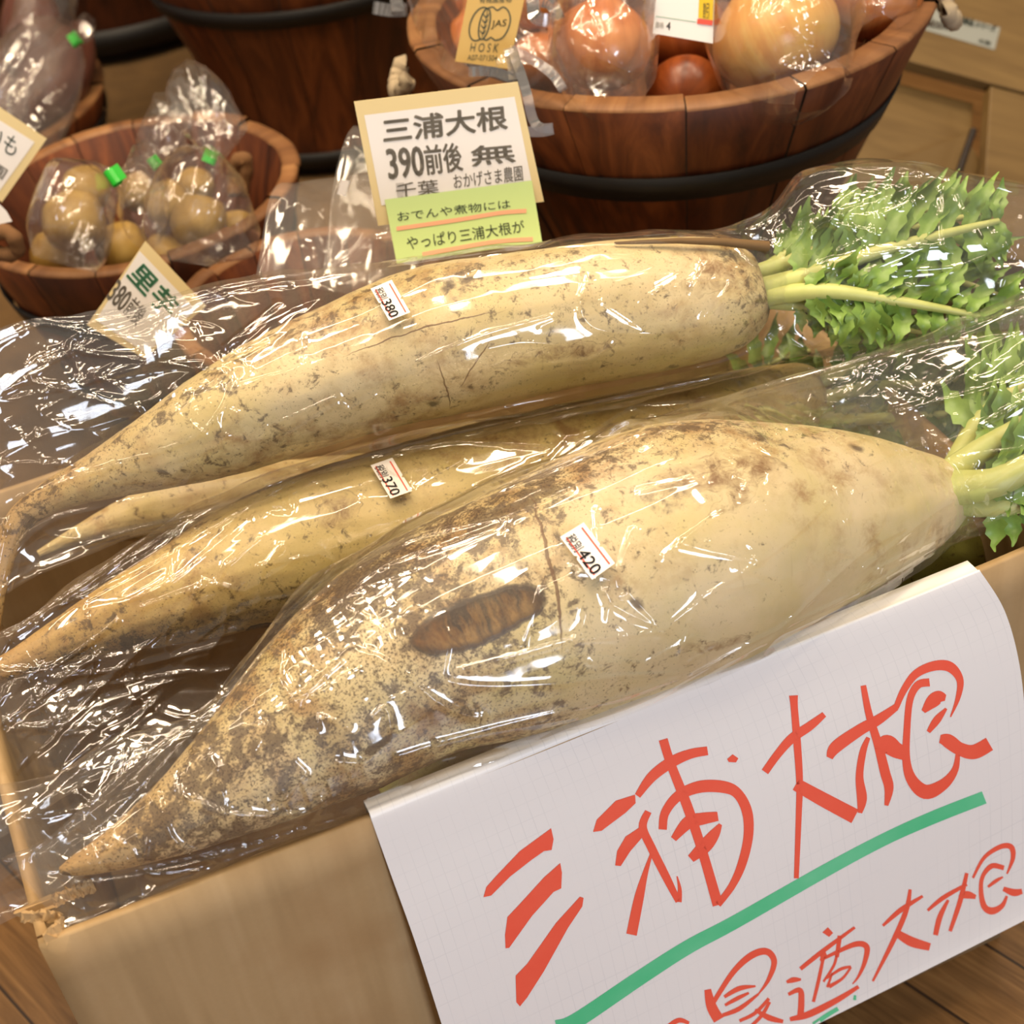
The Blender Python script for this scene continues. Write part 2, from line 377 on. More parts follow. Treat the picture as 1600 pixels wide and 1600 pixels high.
            c = t.mix(t.math('MULTIPLY', t.math('MULTIPLY', t.ramp(d, [(.2, (1, 1, 1, 1)), (1, (0, 0, 0, 1))]), t.gr(so, .42, .6)), .85), c, lin((92, 76, 60)))
        else:
            c = t.mix(t.math('MULTIPLY', t.ramp(d, [(.7, (1, 1, 1, 1)), (1, (0, 0, 0, 1))]), .85), c, lin((104, 68, 34)))
            hgt = t.math('ADD', hgt, t.math('MULTIPLY', t.ramp(d, [(.5, (0, 0, 0, 1)), (1, (1, 1, 1, 1))]), .4))
    t.base(c); t.set(Roughness=.46); t.b.inputs['Subsurface Weight'].default_value = .08
    t.b.inputs['Subsurface Radius'].default_value = (.01, .006, .003); t.b.inputs['Subsurface Scale'].default_value = .5
    t.bump(hgt, .45, .0015)
    return t.mat

class Root:
    """a swollen root along a spine of (px, py, radius px, depth)"""
    def __init__(s, pts, n=200):
        s.px = cr(pts, n)
        s.c = [P(x, y, d) for x, y, r, d in s.px]; s.r = [max(r*d/FPX, .001) for x, y, r, d in s.px]
        s.fr = []; s.s = [0]
        for i in range(n):
            T = (s.c[min(i+1, n-1)]-s.c[max(i-1, 0)]).normalized()
            B = (CP-s.c[i]); B = (B - T*B.dot(T)).normalized(); A = B.cross(T).normalized()
            s.fr.append((T, A, B))
            if i: s.s.append(s.s[-1]+(s.c[i]-s.c[i-1]).length)
        s.n = n
    def uv(s, x, y):
        """pixel on the near side -> (u, v) metres on the skin"""
        best = min(range(s.n), key=lambda i: (s.px[i][0]-x)**2+(s.px[i][1]-y)**2)
        p = P(x, y, s.px[best][3]); T, A, B = s.fr[best]; a = (p-s.c[best]).dot(A)
        a = max(-.97, min(.97, a/s.r[best])); return (s.s[best]+(p-s.c[best]).dot(T), math.asin(a)*s.r[best])
    def mesh(s, dirtf, tailf, lump=.0025, seed=0):
        mb = MB(); nc = 112; rows = []; uvs = []; dirt = []; tail = []; crown = []
        for i in range(s.n):
            T, A, B = s.fr[i]; r = s.r[i]; row = []; ur = []; t_ = i/(s.n-1)
            for k in range(nc+1):
                th = (k/nc*2-1)*math.pi; d_ = math.sin(th)*A+math.cos(th)*B
                p = s.c[i]+d_*r; q = V((s.s[i]*9+seed, math.sin(th)*1.5, math.cos(th)*1.5))
                g = min(1, r/.04)
                dr = N.noise(q)*lump*g + N.noise(q*4)*lump*.28*g + N.noise(V((s.s[i]*110+seed, math.sin(th)*2, math.cos(th)*2)))*lump*.16
                row.append(p+d_*dr); ur.append((s.s[i], th*r))
                dirt.append(dirtf(t_, th)); tail.append(tailf(t_)); crown.append(1-smooth(.035, .085, t_+.02*N.noise(V((math.sin(th)*3, math.cos(th)*3, seed)))))
            rows.append(row); uvs.append(ur)
        mb.grid(rows, uvs)
        for e, fl in ((0, 0), (s.n-1, 1)):
            b = e*(nc+1); mb.face([b+k for k in range(nc)] if fl else [b+k for k in range(nc)][::-1])
        mb.att = {'dirt': dirt, 'tail': tail, 'crown': crown}
        return mb

def smooth(a, b, x):
    t = max(0, min(1, (x-a)/(b-a))); return t*t*(3-2*t)

DK = {}
def daikon(key, pts, dirtf, tailf, marks, label, seed, **kw):
    r = Root(pts); mk = []
    for (x, y, L, W, ang, kind) in marks:
        u, v = r.uv(x, y); u2, v2 = r.uv(x+20*math.cos(ang), y+20*math.sin(ang))
        sc = pts[0][3]/FPX
        mk.append((u, v, L*sc, W*sc, math.atan2(v2-v, u2-u), kind))
    root = empty('daikon', r.c[len(r.c)//3]-V((0, 0, r.r[len(r.c)//3])))
    o = r.mesh(dirtf, tailf, seed=seed).build('root', daikon_mat('daikon_skin_'+key, mk, seed, **kw)); adopt(o, root)
    tag(root, label, 'daikon radish'); DK[key] = (r, root)
    return r, root

front_pts = [(1496, 760, 22, 1.06), (1478, 768, 55, 1.058), (1420, 782, 90, 1.05), (1330, 800, 130, 1.038), (1200, 827, 172, 1.02), (1074, 856, 200, 1.0), (940, 905, 200, .985), (790, 965, 190, .965), (650, 1022, 172, .95), (510, 1115, 144, .93), (395, 1196, 104, .91), (285, 1270, 66, .895), (188, 1324, 36, .885), (120, 1352, 17, .88), (95, 1360, 6, .88)]
daikon('front', front_pts,
       lambda t, th: .1+.9*smooth(.38, .6, t)*(1-.45*smooth(.8, .95, t)) + .75*math.exp(-((th+1.05)/.35)**2)*smooth(.2, .32, t)*(1-smooth(.55, .7, t)) + -.5*(1-smooth(.22, .42, t))*smooth(-.6, .2, th) + 2.2*(1-smooth(.01, .05, t)),
       lambda t: smooth(.62, .95, t),
       [(712, 983, 92, 32, -.38, 'scar'), (646, 1004, 34, 28, -.3, 'stain'), (1085, 762, 66, 26, -.28, 'stain'), (1068, 806, 42, 15, -.75, 'stain'), (1060, 760, 80, 32, -.22, 'stain'), (985, 800, 60, 26, -.1, 'soil'),
        (810, 905, 2.6, 130, -.15, 'crack'), (745, 905, 60, 34, -.3, 'soil'), (822, 880, 18, 34, .1, 'soil'), (560, 925, 70, 40, -.5, 'soil'), (1140, 700, 70, 18, .35, 'soil'), (930, 965, 16, 10, .3, 'spot'), (1290, 715, 16, 10, .3, 'spot'),
        (640, 1130, 60, 16, .3, 'stain'), (575, 1160, 46, 22, 0, 'soil'), (1065, 1015, 60, 12, -.2, 'stain')],
       'heavily soiled long white radish at the front, dug scar below the 420 sticker', 1.7)
mid_pts = [(1290, 600, 16, 1.205), (1262, 612, 50, 1.205), (1160, 664, 90, 1.2), (1037, 712, 110, 1.18), (845, 766, 126, 1.16), (695, 800, 126, 1.14), (500, 850, 112, 1.12), (390, 885, 98, 1.105), (300, 920, 82, 1.09), (200, 958, 60, 1.075), (100, 1000, 37, 1.06), (20, 1038, 22, 1.05), (-60, 1075, 12, 1.04)]
daikon('mid', mid_pts, lambda t, th: .2+.25*smooth(.5, .8, t)+.4*math.exp(-((th-.9)/.4)**2)*smooth(.4, .6, t),
       lambda t: smooth(.5, .95, t), [(515, 800, 34, 36, .3, 'stain'), (410, 990, 26, 14, -.2, 'scar'), (380, 965, 40, 16, 0, 'soil')],
       'yellowish long white radish lying in the middle under the 370 sticker', 4.1, clean=(224, 200, 140))
back_pts = [(1192, 452, 26, 1.13), (1180, 455, 58, 1.13), (1130, 463, 88, 1.128), (1040, 474, 102, 1.122), (900, 493, 111, 1.112), (700, 530, 119, 1.10), (560, 575, 107, 1.095), (450, 616, 99, 1.09), (350, 660, 86, 1.085), (250, 704, 62, 1.08), (150, 746, 38, 1.075), (80, 776, 26, 1.07), (32, 812, 22, 1.07), (8, 862, 19, 1.07), (-6, 930, 15, 1.07), (-12, 1000, 10, 1.07)]
daikon('back', back_pts, lambda t, th: .3+.3*smooth(.5, .75, t)+.4*math.exp(-((th+.9)/.35)**2)*smooth(.2, .3, t)*.8 + .3*(1-smooth(.05, .2, t)) + 2.4*(1-smooth(.015, .055, t)),
       lambda t: .15+.85*smooth(.5, .85, t),
       [(710, 455, 32, 15, -.6, 'soil'), (690, 452, 14, 8, -.6, 'spot'), (722, 440, 20, 9, -.3, 'spot'), (455, 535, 56, 22, -.5, 'stain'), (450, 530, 36, 12, -.5, 'stain'), (355, 600, 30, 14, .3, 'soil'), (1090, 440, 60, 24, -.1, 'stain'), (690, 605, 1.6, 50, -.3, 'crack'), (730, 570, 1.4, 46, .5, 'crack'),
        (650, 518, 130, 1.4, -.28, 'crack'), (850, 555, 110, 14, -.15, 'stain'), (728, 603, 7, 6, 0, 'spot'), (672, 628, 12, 7, 0, 'spot'), (640, 507, 10, 5, -.9, 'spot'), (555, 662, 40, 9, -.1, 'stain'), (750, 460, 6, 4, 0, 'spot')],
       'long white radish at the back under the 380 sticker, tail curling down', 8.3, clean=(224, 206, 160))
# radishes deeper in the carton
low1 = [(1240, 700, 40, 1.33), (1100, 730, 90, 1.32), (800, 800, 100, 1.29), (500, 800, 88, 1.24), (300, 796, 58, 1.2), (200, 812, 34, 1.19), (120, 838, 15, 1.18), (60, 866, 6, 1.17)]
daikon('low_back', low1, lambda t, th: .2, lambda t: .2, [], 'radish lying lowest, glimpsed between the back and middle radishes', 12.)
low2 = [(1560, 800, 40, 1.17), (1500, 830, 90, 1.165), (1380, 880, 120, 1.15), (1200, 960, 130, 1.12), (1000, 1060, 110, 1.09), (850, 1130, 80, 1.07), (700, 1200, 45, 1.05), (600, 1250, 20, 1.04)]
daikon('low_front', low2, lambda t, th: .2, lambda t: 0, [], 'greenish radish mostly hidden beneath the front one along the carton edge', 15., clean=(170, 172, 96))

# leaves -----------------------------------------------------------
def leaf_mat(name, c1, c2):
    t = NT(name); n_ = t.noise(t.tex('Object'), 60, 4)
    t.base(t.mix(n_, lin(c1), lin(c2))); t.set(Roughness=.45)
    t.b.inputs['Transmission Weight'].default_value = 0
    return t.mat
LEAF = leaf_mat('radish_leaf', (84, 122, 42), (150, 180, 88)); STALK = leaf_mat('radish_stalk', (168, 180, 98), (204, 206, 134)); LEAFM = leaf_mat('leaf_painted_shade', (66, 100, 36), (120, 146, 74)); LEAFD = leaf_mat('leaf_painted_deep_shade', (30, 62, 18), (70, 104, 34))  # the two darker leaf greens have the shade among lower leaves painted in
rl = random.Random(3)
def leaf(path, root, w0, wl, nl, tilt, mat=LEAF, start=.25, sides=(-1, 1)):
    """pinnate radish leaf: fleshy midrib in px with depth, jagged lobes to both sides"""
    pts = [P(x, y, d) for x, y, d in cr(path, 26)]
    m = MB()
    L = sum((pts[i+1]-pts[i]).length for i in range(25))
    for k in range(nl):
        t = start+(1-start)*k/(nl-1); i = min(int(t*25), 24); c = pts[i].lerp(pts[i+1], t*25-i) if i < 25 else pts[25]
        T = (pts[min(i+1, 25)]-pts[max(i-1, 0)]).normalized()
        Bq = (CP-c).normalized(); side0 = Bq.cross(T).normalized(); nn = T.cross(side0).normalized()
        for sgn in sides:
            ll = wl*(.55+.6*math.sin(min(1, t*1.05)*math.pi*.8))*rl.uniform(.65, 1.3); ww = ll*.20
            droop = rl.uniform(-.2, .5)*tilt; d0 = (side0*sgn*1.0+T*rl.uniform(.15, .8)).normalized()
            rows = []
            for q in range(9):
                f = q/8; cc = c + d0*ll*f + T*ll*.25*f*f*sgn*rl.uniform(.7, 1.0) + Bq*(-droop*ll*f*f + .004*math.sin(f*7+k))
                wd = ww*(.25+math.sin(min(f*1.15, 1)*math.pi)*.9)*(1.15 if q % 2 else .8)
                if q == 8: wd = ww*.1
                lat = T*1.0
                rows.append([cc-lat*wd+Bq*.15*wd, cc-lat*wd*.5-Bq*.05*wd, cc-Bq*.25*wd, cc+lat*wd*.5-Bq*.05*wd, cc+lat*wd+Bq*.2*wd])
            m.grid(rows)
    o = adopt(m.build('leaf', mat), root)
    s_ = MB(); s_.tube(pts, [w0*(1-.75*i/25) for i in range(26)], 8); st = s_.build('stalk', STALK)
    st.parent = o
    return o
br = DK['back'][1]
for pth, w, wl, nl in [
    ([(1180, 430, 1.13), (1260, 400, 1.12), (1380, 365, 1.12), (1530, 335, 1.13)], .008, .034, 13),
    ([(1180, 455, 1.12), (1280, 425, 1.10), (1400, 385, 1.09), (1560, 345, 1.1)], .009, .036, 13),
    ([(1185, 465, 1.12), (1290, 455, 1.09), (1400, 470, 1.085), (1550, 497, 1.09)], .008, .030, 16),
    ([(1180, 440, 1.15), (1240, 392, 1.15), (1340, 350, 1.15), (1480, 322, 1.16)], .007, .026, 13),
    ([(1180, 470, 1.13), (1270, 480, 1.12), (1340, 500, 1.12), (1440, 520, 1.13)], .006, .026, 12),
    ([(1185, 425, 1.16), (1300, 375, 1.16), (1420, 350, 1.17), (1545, 400, 1.17)], .006, .028, 13),
    ([(1185, 450, 1.14), (1320, 440, 1.14), (1450, 430, 1.15), (1560, 460, 1.15)], .006, .032, 13)]:
    leaf(pth, br, w, wl, nl, .5)
m = MB(); m.tube([P(960, 380, 1.085), P(1060, 376, 1.085), P(1130, 378, 1.09), P(1200, 385, 1.10)], [.001, .0022, .003, .004], 8)
adopt(m.build('dried_stalk', plain('dried_stalk', (110, 84, 50), .8)), br)
fr_ = DK['front'][1]
for pth, w, wl, nl in [
    ([(1480, 745, 1.05), (1540, 700, 1.04), (1620, 650, 1.03), (1760, 560, 1.03)], .012, .03, 12),
    ([(1485, 765, 1.04), (1560, 752, 1.02), (1660, 700, 1.02), (1800, 640, 1.02)], .014, .03, 12),
    ([(1485, 740, 1.06), (1530, 660, 1.06), (1600, 600, 1.06), (1720, 520, 1.06)], .009, .034, 14),
    ([(1480, 780, 1.05), (1560, 790, 1.03), (1660, 770, 1.03), (1800, 740, 1.03)], .011, .026, 10),
    ([(1490, 730, 1.07), (1540, 620, 1.07), (1620, 570, 1.08), (1740, 500, 1.08)], .006, .034, 14)]:
    leaf(pth, fr_, w, wl, nl, .4, start=.3)
mr_ = DK['mid'][1]
for pth, w, wl, nl in [
    ([(1250, 640, 1.2), (1330, 610, 1.19), (1430, 600, 1.18), (1560, 590, 1.17)], .008, .03, 12),
    ([(1250, 620, 1.2), (1330, 570, 1.19), (1430, 545, 1.18), (1580, 520, 1.17)], .007, .032, 12),
    ([(1250, 650, 1.2), (1330, 655, 1.19), (1430, 650, 1.18), (1560, 640, 1.17)], .007, .03, 12)]:
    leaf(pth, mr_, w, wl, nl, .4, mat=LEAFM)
lb_ = DK['low_back'][1]
for pth, w, wl, nl in [
    ([(1235, 700, 1.31), (1290, 640, 1.29), (1400, 600, 1.28), (1540, 580, 1.28)], .007, .034, 13),
    ([(1235, 705, 1.29), (1330, 720, 1.27), (1430, 740, 1.26), (1560, 760, 1.26)], .007, .036, 12),
    ([(1235, 700, 1.27), (1280, 610, 1.26), (1360, 560, 1.25), (1480, 540, 1.25)], .006, .04, 12),
    ([(1235, 690, 1.32), (1180, 620, 1.30), (1200, 570, 1.28), (1300, 540, 1.27)], .006, .032, 12),
    ([(1235, 710, 1.31), (1330, 690, 1.29), (1430, 670, 1.28), (1560, 660, 1.28)], .007, .034, 13)]:
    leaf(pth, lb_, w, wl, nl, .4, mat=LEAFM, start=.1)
lr_ = DK['low_front'][1]
for pth, w, wl, nl in [
    ([(1540, 800, 1.17), (1600, 790, 1.17), (1680, 780, 1.17), (1800, 760, 1.17)], .008, .03, 10),
    ([(1540, 830, 1.18), (1600, 840, 1.18), (1680, 840, 1.18), (1800, 830, 1.18)], .008, .03, 10)]:
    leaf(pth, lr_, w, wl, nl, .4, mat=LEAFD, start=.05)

# ---------------------------------------------------------------- clear bags
def hull_upper(pts):
    pts = sorted(pts); h = []
    for p in pts:
        while len(h) >= 2 and (h[-1][0]-h[-2][0])*(p[1]-h[-2][1])-(h[-1][1]-h[-2][1])*(p[0]-h[-2][0]) >= 0: h.pop()
        h.append(p)
    return h
def ev(h, a):
    for i in range(len(h)-1):
        if h[i][0] <= a <= h[i+1][0]:
            return h[i][1]+(h[i+1][1]-h[i][1])*((a-h[i][0])/max(h[i+1][0]-h[i][0], 1e-9))
    return h[-1][1]
BAGS = {}
def topx(p):
    d = p-CP; z = d.dot(fw); return 800+FPX*d.dot(RT)/z, 800-FPX*d.dot(UP)/z
def sc_(x0, y0, k, pls): return [[(x0+a/k, y0+b/k) for a, b in pl] for pl in pls]
def bag(name, secs, label, ns, nc=70, root=None, mat=FILM, amp=1.0, seed=0, closed=(True, False), cat='plastic bag', group=None, back=True, margin=.0025, freq=1.0, folds=(), crink=(.25, .6), nrand=0, rim=False, fold_h=.0026):
    rows_px = cr(secs, ns); ckF = []; rowsF = []; rowsB = []; uvF = []; uvB = []
    s_acc = 0; prev = None
    mids = [P((a+c)/2, (b+d)/2, dd) for a, b, c, d, dd, th in rows_px]
    for i, (xt, yt, xb, yb, dd, th) in enumerate(rows_px):
        M_ = mids[i]; pt = P(xt, yt, dd); pb = P(xb, yb, dd); A = (pb-pt); la = A.length/2; A.normalize()
        T = (mids[min(i+12, ns-1)]-mids[max(i-12, 0)]).normalized()
        B = (CP-M_); B = (B-A*B.dot(A)); T = (T-A*T.dot(A)); B = (B - T*(B.dot(T)/max(T.length_squared, 1e-9))*.9).normalized()
        if prev is not None: s_acc += (M_-prev).length
        prev = M_
        up = [(-la, 0), (la, 0)]; dn = [(-la, 0), (la, 0)]; cc = None
        if root:
            # nearest cross-section of the root to this plane
            Tn = T.normalized(); best = None
            for k in range(root.n-1):
                d0 = (root.c[k]-M_).dot(Tn); d1 = (root.c[k+1]-M_).dot(Tn)
                if d0*d1 <= 0 and d0 != d1:
                    f_ = d0/(d0-d1); cand = root.c[k].lerp(root.c[k+1], f_); ln_ = (cand-M_).length
                    if best is None or ln_ < best[0]: best = (ln_, cand, lerp(root.r[k], root.r[k+1], f_))
            if best: C_ = best[1]-M_; r_ = best[2]*1.045+margin+.001
            else:
                bi = min((0, root.n-1), key=lambda k: (root.c[k]-M_).length)
                C_ = root.c[bi]-M_; r_ = root.r[bi]+margin-abs(C_.dot(Tn))*.5
            if r_ > .003:
                a0 = C_.dot(A); b0 = C_.dot(B); cc = (a0, b0, r_)
                circ = [cc]
                for q in range(0, root.n, 3):
                    dq = root.c[q]-M_; ds = abs(dq.dot(Tn)); rq_ = root.r[q]*1.03+margin
                    if ds < rq_*.97: circ.append((dq.dot(A), dq.dot(B), math.sqrt(rq_*rq_-ds*ds)))
                for (ca_, cb_, cr_) in circ:
                    for k in range(25):
                        an = k/24*math.pi
                        x_ = ca_-math.cos(an)*cr_; x_ = max(-la*.985, min(la*.985, x_))
                        up.append((x_, cb_+math.sin(an)*cr_)); dn.append((x_, -(cb_-math.sin(an)*cr_)))
                cc = max(circ, key=lambda c: c[2])
        for k in range(1, 16):
            a_ = -la+2*la*k/16; e = th*math.sqrt(max(0, 1-(a_/la)**2)); up.append((a_, e)); dn.append((a_, e))
        hu = hull_upper(up); hd = hull_upper(dn)
        rf = []; rb = []; uf = []; ub = []; ckr = []
        for k in range(nc+1):
            a_ = -la*math.cos(k/nc*math.pi)*.35-la*(1-2*k/nc)*.65
            b_ = ev(hu, a_); free = 1.0
            if cc:
                dx = (a_-cc[0])/cc[2]
                if abs(dx) < 1: free = min(1, abs(b_-(cc[1]+math.sqrt(1-dx*dx)*cc[2]))/.012)
            q = V((s_acc*freq, a_*freq, seed))
            # long tension folds, running mostly along the bag
            r1 = 1-abs(N.noise(V((q.x*6+q.y*5, q.y*34-q.x*7, seed))))*2
            r2 = 1-abs(N.noise(V((q.x*16+3, q.y*24+q.x*18, seed+5))))*2
            r3 = 1-abs(N.noise(V((q.x*40, q.y*52, seed+9))))*2
            big_ = N.noise(V((q.x*7, q.y*9, seed+2)))
            edge = math.sin(k/nc*math.pi)**.4; ckF.append(lerp(crink[0], crink[1], free)*(.5+smooth(-.1, .35, N.noise(V((q.x*9, q.y*12, seed+20))))))
            disp = amp*((.12+.88*free)*(.0030*max(r1, 0)**3+.0016*max(r2, 0)**3+.0003*max(r3, 0)**2)+free*.006*(big_+.4))
            jit = (1-edge)*amp*.006*N.noise(V((q.x*22, 4 if a_ < 0 else 8, seed)))
            rf.append(M_+A*(a_+jit)+B*(b_+disp*edge+.0004)); uf.append((s_acc, a_))
            b2 = ev(hd, a_); rb.append(M_+A*(a_+jit)-B*((b2+disp*.6*edge)+.0004)); ub.append((s_acc+2, a_+1))
        rowsF.append(rf); rowsB.append(rb); uvF.append(uf); uvB.append(ub)
    folds = list(folds)
    if rim:
        for f_ in (.012, .045, .965, .988):
            folds.append([(lerp(a, c, f_+.01*math.sin(i*1.7)), lerp(b, d, f_+.01*math.sin(i*1.7))) for i, (a, b, c, d, dd, th) in enumerate(secs)])
    lines = list(folds); rz = random.Random(seed*7+1)
    for _ in range(nrand):
        i = rz.randrange(4, ns-8); k = rz.randrange(int(nc*.12), int(nc*.88)); x, y = topx(rowsF[i][k]); an = rz.choice((-.4, -.35, -.25, .5, -1.2))+rz.uniform(-.3, .3); pl = [(x, y)]
        for _k in range(rz.choice((1, 2, 2, 3))):
            l_ = rz.uniform(18, 110); x += math.cos(an)*l_; y += math.sin(an)*l_; pl.append((x, y)); an += rz.choice((-1, 1))*rz.uniform(.3, 1.6)
        lines.append(pl)
    if lines:
        arr = np.array([[tuple(p) for p in r] for r in rowsF]); d3 = arr-np.array(tuple(CP)); dz = d3@np.array(tuple(fw))
        X = 800+FPX*(d3@np.array(tuple(RT)))/dz; Y = 800-FPX*(d3@np.array(tuple(UP)))/dz; H = np.zeros_like(X)
        for li, pl in enumerate(lines):
            rnd = li >= len(folds); hh = (.5 if rnd else 1.0)*fold_h*rz.uniform(.7, 1.2); best = np.full_like(X, 1e9)
            if len(pl) > 2 and not rnd: pl = cr(pl, 4*len(pl))
            nseg = len(pl)-1
            for si in range(nseg):
                (ax, ay), (bx, by) = pl[si], pl[si+1]; L2 = (bx-ax)**2+(by-ay)**2+1e-6
                tt = np.clip(((X-ax)*(bx-ax)+(Y-ay)*(by-ay))/L2, 0, 1)
                best = np.minimum(best, np.hypot(X-ax-tt*(bx-ax), Y-ay-tt*(by-ay)))
            wd = 3.2 if rnd else 3.8
            H += hh*np.exp(-(np.sqrt(best**2+.8)-.9)/wd)
        H = np.minimum(H, .004); nrm = -d3/np.linalg.norm(d3, axis=2, keepdims=True); arr = arr+nrm*H[..., None]
        rowsF = [[V(p) for p in r] for r in arr]
    m = MB(); m.grid(rowsF, uvF)
    if back: m.grid(rowsB, uvB, flip=True)
    m.att['crink'] = ckF+[crink[1]]*(len(m.v)-len(ckF))
    o = m.build(name, mat); tag(o, label, cat, group)
    bm_ = [V(v) for v in m.v]; BAGS[label] = (o, BVHTree.FromPolygons(bm_, m.f[:(ns-1)*nc]))
    return o
FRONT_FOLDS = sc_(560, 760, 3.2, [
    [(0, 830), (100, 850), (265, 970), (400, 1080), (560, 1150), (620, 1150)], [(440, 970), (520, 990), (700, 1000), (1000, 985), (1300, 950), (1600, 935)],
    [(400, 1280), (700, 1200), (1000, 1130), (1300, 1060), (1500, 990), (1600, 960)], [(490, 920), (800, 840), (1050, 770), (1300, 750), (1530, 720)],
    [(1530, 720), (1290, 600), (1235, 530)], [(1235, 530), (1340, 540), (1305, 430), (1375, 240)], [(1380, 240), (1370, 400), (1365, 540), (1530, 720)],
    [(0, 400), (300, 250), (560, 190), (760, 140), (1060, 0)], [(0, 480), (150, 380), (450, 270), (700, 180)]]) + sc_(1000, 550, 2.667, [
    [(0, 400), (200, 290), (410, 170), (600, 90), (960, 10), (1600, -90)], [(600, 385), (800, 320), (1050, 250), (1350, 180), (1600, 110)], [(400, 170), (345, 260), (420, 330), (560, 430), (575, 385)],
    [(95, 850), (330, 680), (520, 620)], [(100, 1160), (300, 1000), (490, 880), (650, 760), (790, 620)], [(180, 800), (430, 790), (490, 865)], [(490, 865), (300, 830), (180, 800)], [(0, 1050), (100, 1160)],
    [(820, 570), (890, 570), (865, 700)], [(865, 700), (820, 580)], [(820, 560), (1100, 420), (1250, 380)], [(900, 580), (1240, 460), (1600, 400)], [(940, 900), (1200, 690), (1310, 620), (1600, 440)],
    [(940, 900), (990, 935), (1000, 900)], [(1000, 900), (1600, 600)], [(560, 1190), (900, 860), (1100, 740)], [(1310, 630), (1400, 460)], [(540, 500), (520, 560), (430, 600)], [(400, 520), (440, 540), (430, 590)]]) + sc_(300, 900, 2.667, [
    [(430, 530), (650, 330), (700, 315), (910, 430)], [(350, 415), (435, 530)], [(0, 750), (130, 680), (280, 625)], [(520, 640), (540, 590), (650, 630)], [(745, 590), (805, 550), (830, 640)],
    [(860, 750), (1060, 690), (1300, 640), (1600, 590)], [(0, 930), (100, 970), (180, 1000), (430, 1000), (545, 940)], [(545, 940), (470, 1060)], [(600, 775), (690, 780)]]) + sc_(0, 950, 2.4615, [
    [(600, 690), (660, 880), (770, 950), (900, 1000)], [(560, 900), (570, 1020), (770, 1010)], [(700, 720), (850, 790), (1150, 790), (1240, 745)], [(655, 600), (670, 700), (580, 700)]])
BACK_FOLDS = sc_(400, 400, 2, [[(500, 335), (700, 250), (930, 185)], [(1040, 60), (1018, 140), (1030, 200), (1100, 235), (1300, 245)], [(720, 290), (830, 270), (930, 275)], [(60, 525), (250, 440)], [(100, 590), (260, 570)], [(1250, 110), (1480, 70), (1400, 190)]]) + sc_(0, 450, 3.2, [
    [(90, 1050), (500, 910), (990, 735), (1160, 500), (1130, 430)], [(150, 150), (400, 220), (700, 260), (950, 300), (1130, 420)], [(400, 220), (380, 310), (850, 380), (1130, 425)], [(1120, 290), (1390, 70)],
    [(0, 520), (170, 470), (400, 540), (700, 620)], [(0, 520), (150, 440), (230, 380), (350, 330)], [(460, 440), (600, 500), (700, 620)], [(0, 880), (350, 880)]]) + sc_(1100, 220, 3.2, [
    [(0, 600), (250, 640), (400, 690), (600, 640), (880, 560), (1200, 525)], [(630, 350), (800, 230), (1000, 320)], [(1000, 320), (1070, 220), (880, 290)], [(620, 360), (850, 370), (1180, 250), (1250, 150)], [(1200, 230), (1200, 500), (1250, 540)],
    [(1250, 240), (1420, 520)], [(780, 660), (1000, 650), (1300, 620), (1550, 500)], [(150, 520), (280, 630), (300, 560), (180, 540)], [(820, 720), (910, 800), (920, 720)], [(1000, 160), (1250, 150), (1400, 200), (1560, 260)]])
MID_FOLDS = sc_(400, 400, 2, [[(540, 590), (700, 540), (560, 550)], [(560, 550), (700, 520), (1100, 470), (1480, 440)], [(360, 620), (600, 580), (900, 590)], [(900, 520), (1000, 560), (1150, 480), (1400, 330)]]) + sc_(0, 450, 3.2, [
    [(560, 1190), (900, 1070), (1300, 960), (1600, 850)], [(300, 1590), (700, 1400), (1280, 1060)], [(450, 1600), (800, 1500), (1240, 1150)], [(700, 1600), (1040, 1490), (1200, 1520)], [(1300, 1560), (1310, 1420), (1410, 1290)],
    [(1360, 1110), (1450, 1100), (1440, 970), (1600, 960)], [(90, 1330), (220, 1320)]]) + sc_(0, 950, 2.4615, [[(0, 240), (200, 230), (450, 50)], [(100, 390), (400, 300), (800, 240)], [(0, 470), (350, 450), (560, 470)], [(200, 270), (500, 230), (900, 130)], [(200, 440), (600, 300), (880, 240)]])
BG = bag('plastic_bag', [(-40, 540, -40, 960, 1.06, .004), (45, 494, 60, 900, 1.07, .006), (130, 494, 190, 850, 1.075, .008), (250, 465, 330, 810, 1.08, .006), (395, 430, 480, 750, 1.09, .004), (620, 405, 700, 695, 1.095, .003), (850, 376, 920, 645, 1.11, .003), (1050, 360, 1110, 600, 1.12, .006), (1190, 335, 1240, 565, 1.13, .02), (1260, 262, 1320, 560, 1.13, .04), (1400, 248, 1450, 550, 1.13, .045), (1500, 268, 1560, 530, 1.13, .04), (1620, 290, 1680, 500, 1.13, .03)][::-1],
         'clear plastic bag around the back radish with green leaves bunched inside', 700, 150, DK['back'][0], seed=3, folds=BACK_FOLDS, rim=True, nrand=60, crink=(.08, .26))
MG = bag('plastic_bag', [(1640, 480, 1690, 690, 1.17, .03), (1500, 500, 1560, 705, 1.17, .04), (1200, 570, 1270, 800, 1.2, .03), (1000, 610, 1100, 850, 1.18, .004), (800, 650, 900, 930, 1.16, .003), (620, 680, 740, 1000, 1.14, .003), (430, 735, 560, 1040, 1.11, .003), (260, 815, 380, 1110, 1.08, .004), (130, 900, 240, 1180, 1.06, .005), (0, 985, 110, 1240, 1.04, .006), (-120, 1060, -30, 1330, 1.03, .004)],
         'clear plastic bag around the middle radish, spreading over the left carton side', 660, 140, DK['mid'][0], seed=6, folds=MID_FOLDS, rim=True, nrand=55, crink=(.08, .24))
